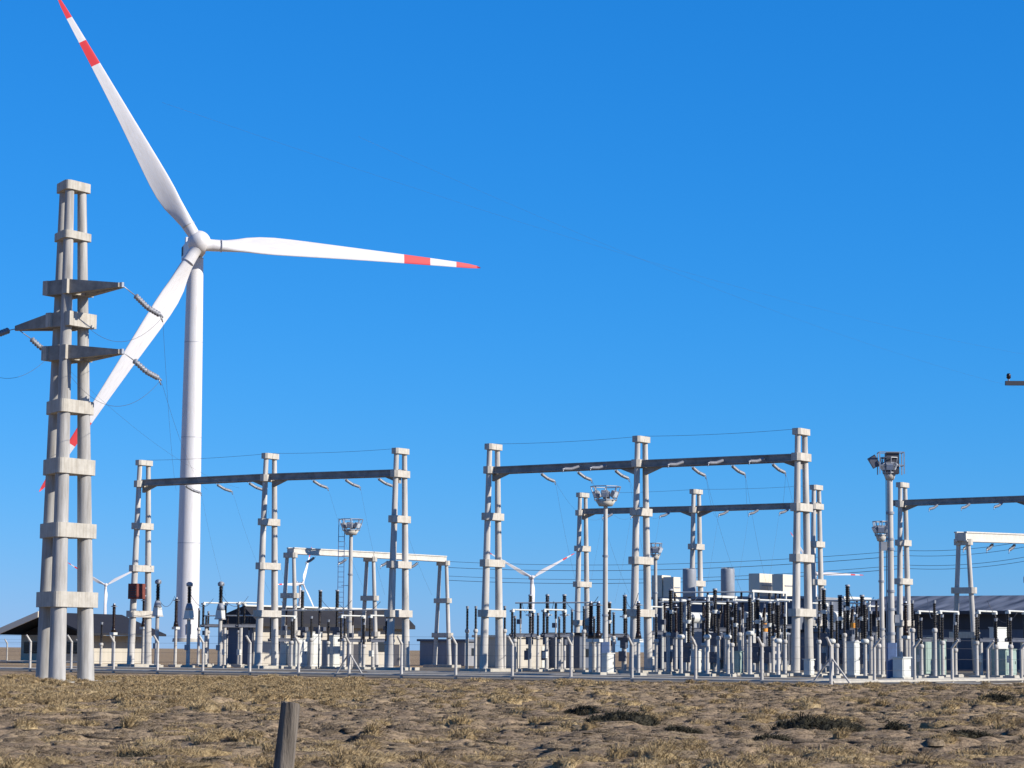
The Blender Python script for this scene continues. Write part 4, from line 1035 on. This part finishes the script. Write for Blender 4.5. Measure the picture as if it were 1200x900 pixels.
# ---------------------------------------------------------------- grass tussocks and shrubs
def blade_mat(name, stops, scale=.25):
    m = bpy.data.materials.new(name); m.use_nodes = True
    t = m.node_tree; b_ = t.nodes['Principled BSDF']; L_ = t.links.new; b_.inputs['Roughness'].default_value = .9; b_.inputs['Specular IOR Level'].default_value = .04
    g = t.nodes.new('ShaderNodeNewGeometry'); n_ = t.nodes.new('ShaderNodeTexNoise'); n_.inputs['Scale'].default_value = scale; n_.inputs['Detail'].default_value = 4
    L_(g.outputs['Position'], n_.inputs['Vector'])
    a = t.nodes.new('ShaderNodeMath'); a.operation = 'MULTIPLY_ADD'; a.inputs[1].default_value = .35; L_(g.outputs['Random Per Island'], a.inputs[0]); 
    s = t.nodes.new('ShaderNodeMath'); s.operation = 'SUBTRACT'; s.inputs[1].default_value = .17; L_(n_.outputs[0], s.inputs[0]); L_(s.outputs[0], a.inputs[2])
    r_ = t.nodes.new('ShaderNodeValToRGB'); e = r_.color_ramp.elements
    while len(e) < len(stops): e.new(.5)
    for x, (p_, c) in zip(e, stops): x.position = p_; x.color = (*c, 1)
    L_(a.outputs[0], r_.inputs[0])
    n2 = t.nodes.new('ShaderNodeTexNoise'); n2.inputs['Scale'].default_value = 16; n2.inputs['Detail'].default_value = 5; n2.inputs['Roughness'].default_value = .75
    L_(g.outputs['Position'], n2.inputs['Vector'])
    r2 = t.nodes.new('ShaderNodeValToRGB'); r2.color_ramp.elements[0].position = .35; r2.color_ramp.elements[1].position = .65
    r2.color_ramp.elements[0].color = (.42, .40, .38, 1); r2.color_ramp.elements[1].color = (1.12, 1.1, 1.06, 1); L_(n2.outputs[0], r2.inputs[0])
    mx = t.nodes.new('ShaderNodeMix'); mx.data_type = 'RGBA'; mx.blend_type = 'MULTIPLY'; mx.inputs[0].default_value = 1
    L_(r_.outputs[0], mx.inputs[6]); L_(r2.outputs[0], mx.inputs[7]); L_(mx.outputs[2], b_.inputs['Base Color'])
    bp = t.nodes.new('ShaderNodeBump'); bp.inputs['Strength'].default_value = 1; bp.inputs['Distance'].default_value = .08
    L_(n2.outputs[0], bp.inputs['Height']); L_(bp.outputs[0], b_.inputs['Normal']); return m
M['straw'] = blade_mat('dry_grass', [(.15, (.30, .225, .135)), (.4, (.54, .405, .225)), (.65, (.66, .51, .29)), (.9, (.74, .60, .38))])
M['litter'] = blade_mat('grey_grass', [(.15, (.13, .105, .08)), (.45, (.29, .23, .165)), (.8, (.52, .41, .27))], .5)
M['shrub'] = blade_mat('dark_shrub', [(.2, (.04, .04, .033)), (.5, (.085, .082, .062)), (.85, (.20, .175, .12))], 2)
def grass_object(name, cent, rad, hgt, nb, bw, matname, seed, kind='stuff', mound=.75):
    """cent (k,3); each clump is a matted uneven mound overgrown with nb drooping blades"""
    rng = np.random.RandomState(seed); k = len(cent)
    # --- matted mounds
    sg, rgs = 10, ((1.15, -.9), (.86, .42), (.48, .84))
    ang = np.arange(sg) / sg * 2 * np.pi
    rot = rng.rand(k) * np.pi; el = 1 + .7 * rng.rand(k)
    vs_ = []
    for fr, fz in rgs:
        rj = fr * (.6 + .75 * rng.rand(k, sg)); x = rj * np.cos(ang) * rad[:, None] * el[:, None]; y = rj * np.sin(ang) * rad[:, None]
        zz = hgt[:, None] * mound * (fz + .55 * (rng.rand(k, sg) - .5) * (1 if fz > 0 else .1)) - (.05 if fz < 0 else 0)
        vs_.append(np.stack([cent[:, None, 0] + x * np.cos(rot)[:, None] - y * np.sin(rot)[:, None] + (hgt * .25 * max(fz, 0))[:, None], cent[:, None, 1] + x * np.sin(rot)[:, None] + y * np.cos(rot)[:, None], cent[:, None, 2] + zz], -1))
    top = np.stack([cent[:, 0] + hgt * .3, cent[:, 1], cent[:, 2] + hgt * mound], -1)[:, None]
    MV = np.concatenate(vs_ + [top], 1); per = sg * 3 + 1; MV = MV.reshape(-1, 3)
    q = []; t3 = []
    for r_ in range(2):
        for j in range(sg): q.append((r_ * sg + j, r_ * sg + (j + 1) % sg, (r_ + 1) * sg + (j + 1) % sg, (r_ + 1) * sg + j))
    for j in range(sg): t3.append((2 * sg + j, 2 * sg + (j + 1) % sg, 3 * sg))
    off = (np.arange(k) * per)[:, None, None]
    mq = (np.array(q)[None] + off).reshape(-1, 4); mt = (np.array(t3)[None] + off).reshape(-1, 3)
    # --- blades
    th = rng.rand(k, nb) * 2 * np.pi; fr = np.sqrt(rng.rand(k, nb)); rr = fr * rad[:, None] * .95
    lx, ly = rr * np.cos(th) * el[:, None], rr * np.sin(th)
    bx = cent[:, None, 0] + lx * np.cos(rot)[:, None] - ly * np.sin(rot)[:, None]; by = cent[:, None, 1] + lx * np.sin(rot)[:, None] + ly * np.cos(rot)[:, None]
    H0 = hgt[:, None] * mound * np.clip(1 - fr ** 2, 0, 1) * .85; bz = cent[:, None, 2] + H0 - .02
    H = hgt[:, None] * (.25 + .5 * rng.rand(k, nb))
    a2 = th + rot[:, None] + rng.randn(k, nb) * .6; ox, oy = np.cos(a2), np.sin(a2)
    lean = H * (.5 + 1.2 * rng.rand(k, nb)) + .02; wnd = H * (.3 + .9 * rng.rand(k, nb))
    mxp = np.stack([bx + ox * lean * .5 + wnd * .4, by + oy * lean * .5, bz + H * .8], -1)
    tip = np.stack([bx + ox * lean * 1.3 + wnd * 1.2, by + oy * lean * 1.3, bz + H * (.75 - .7 * rng.rand(k, nb))], -1)
    pa = rng.rand(k, nb) * np.pi; wv = np.stack([np.cos(pa), np.sin(pa), np.zeros_like(pa)], -1) * (bw[:, None, None] * (.5 + .8 * rng.rand(k, nb, 1)))
    base = np.stack([bx, by, bz], -1)
    BV = np.stack([base - wv, base + wv, mxp + wv * .8, mxp - wv * .8, tip], 2).reshape(-1, 3)
    nbl = k * nb; o = np.arange(nbl) * 5 + len(MV)
    quad = np.concatenate([mq, np.stack([o, o + 1, o + 2, o + 3], 1)]); tri = np.concatenate([mt, np.stack([o + 3, o + 2, o + 4], 1)])
    V = np.concatenate([MV, BV])
    me = bpy.data.meshes.new(name); me.vertices.add(len(V)); me.vertices.foreach_set('co', V.ravel())
    loops = np.concatenate([quad.ravel(), tri.ravel()]); me.loops.add(len(loops)); me.loops.foreach_set('vertex_index', loops)
    me.polygons.add(len(quad) + len(tri))
    ls = np.concatenate([np.arange(len(quad)) * 4, len(quad) * 4 + np.arange(len(tri)) * 3]); me.polygons.foreach_set('loop_start', ls)
    sm = np.zeros(len(quad) + len(tri), bool); sm[:len(mq)] = True; sm[len(quad):len(quad) + len(mt)] = True; me.polygons.foreach_set('use_smooth', sm)
    me.materials.append(M[matname]); me.update(calc_edges=True); me.validate()
    ob = bpy.data.objects.new(name, me); C.objects.link(ob)
    if kind: ob['kind'] = kind
    return ob
rng = np.random.RandomState(11)
def scatter(count, u0, u1, y0, y1, dens=None):
    out = []
    for _ in range(count):
        y = math.sqrt(rng.uniform(y0 * y0, y1 * y1)); u = rng.uniform(u0, u1); x = (u - 600) / F * y
        if dens is not None and rng.rand() > dens(x, y, u): continue
        out.append((x, y))
    a = np.array(out)
    dd = (a[:, 0] - FL.x) * FOUT.x + (a[:, 1] - FL.y) * FOUT.y; d2 = (a[:, 0] - FC.x) * E.x + (a[:, 1] - FC.y) * E.y
    a = a[np.maximum(dd, d2) > .8]
    return np.column_stack([a, terrain(a[:, 0], a[:, 1])])
def dgold(x, y, u):
    v = 763 + (u - 600) * .0079 + F * EYE / y            # photo row
    k = .05 + .4 * max(0, vn(x, y) - .5)
    if u < 430 and 796 < v < 822: k = 1.0 if vn(x, y) > .3 else .4
    elif u < 330 and 822 <= v < 836: k = .4
    elif v < 800: k = .12
    if v > 885: k += .35
    return k
def vn(x, y): return float(vnoise(np.array([x / 3.0]), np.array([y / 3.0]), 9)[0])
c1 = scatter(9000, -60, 1260, 28, 128, dgold)
grass_object('dry_tussocks', c1, .12 + .24 * rng.rand(len(c1)) ** 1.6, .08 + .20 * rng.rand(len(c1)) ** 1.5, 150, .0035 + .00009 * c1[:, 1], 'straw', 5, mound=.55)
c2 = scatter(34000, -60, 1260, 26, 132, lambda x, y, u: .62 + .8 * max(0, vn(x + 50, y) - .4))
grass_object('low_grass', c2, .06 + .20 * rng.rand(len(c2)) ** 1.6, .03 + .09 * rng.rand(len(c2)) ** 1.8, 36, .0035 + .00008 * c2[:, 1], 'litter', 6, mound=.35)
print('tussocks', len(c1), len(c2))
GSB = 'dark low shrubs on the steppe'
for k, (u, v, wpx, hpx, lab) in enumerate(((728, 851, 78, 15, 'dark low shrub right of centre, below the middle mast of the biggest gantry'), (682, 838, 34, 12, 'small dark shrub just left of the wide dark shrub near centre'), (800, 857, 34, 12, 'small dark shrub right of the wide dark shrub near centre'),
                               (958, 856, 92, 19, 'widest dark shrub, below the tallest gantry leg'), (905, 868, 40, 10, 'low dark shrub at the left foot of the widest shrub'), (1047, 856, 14, 10, 'tiny dark shrub below the big floodlight mast'),
                               (1165, 826, 40, 11, 'dark shrub near the right edge close to the fence'), (1135, 866, 50, 10, 'flat dark shrub near the right edge'), (567, 867, 24, 8, 'small dark shrub near the middle of the bare ground'), (168, 890, 60, 11, 'dark shrub at bottom left'), (255, 897, 36, 9, 'dark shrub left of the wooden post'))):
    hv = 763 + (u - 600) * .0079; Y = F * EYE / (v - hv); wm, hm = wpx / F * Y, hpx / F * Y
    p = P(u, v, Y); rngs = np.random.RandomState(40 + k); m_ = max(6, int(wm * 14))
    cc = np.column_stack([(rngs.rand(m_) - .5) * wm * .8, (rngs.rand(m_) - .5) * wm * .5, np.zeros(m_)])
    zg = np.array([hz(p.x + q[0], p.y + q[1]) for q in cc]); cc[:, 2] = zg - hz(p.x, p.y)
    ob = grass_object('low_shrub', cc, np.full(m_, wm * .14 + .08), hm * (.6 + .75 * rngs.rand(m_)) * (1 - .5 * np.abs(cc[:, 0]) / wm * 2), 90, np.full(m_, .013), 'shrub', 60 + k, None)
    ob.location = (p.x, p.y, hz(p.x, p.y)); tag(ob, lab, 'shrub', GSB)
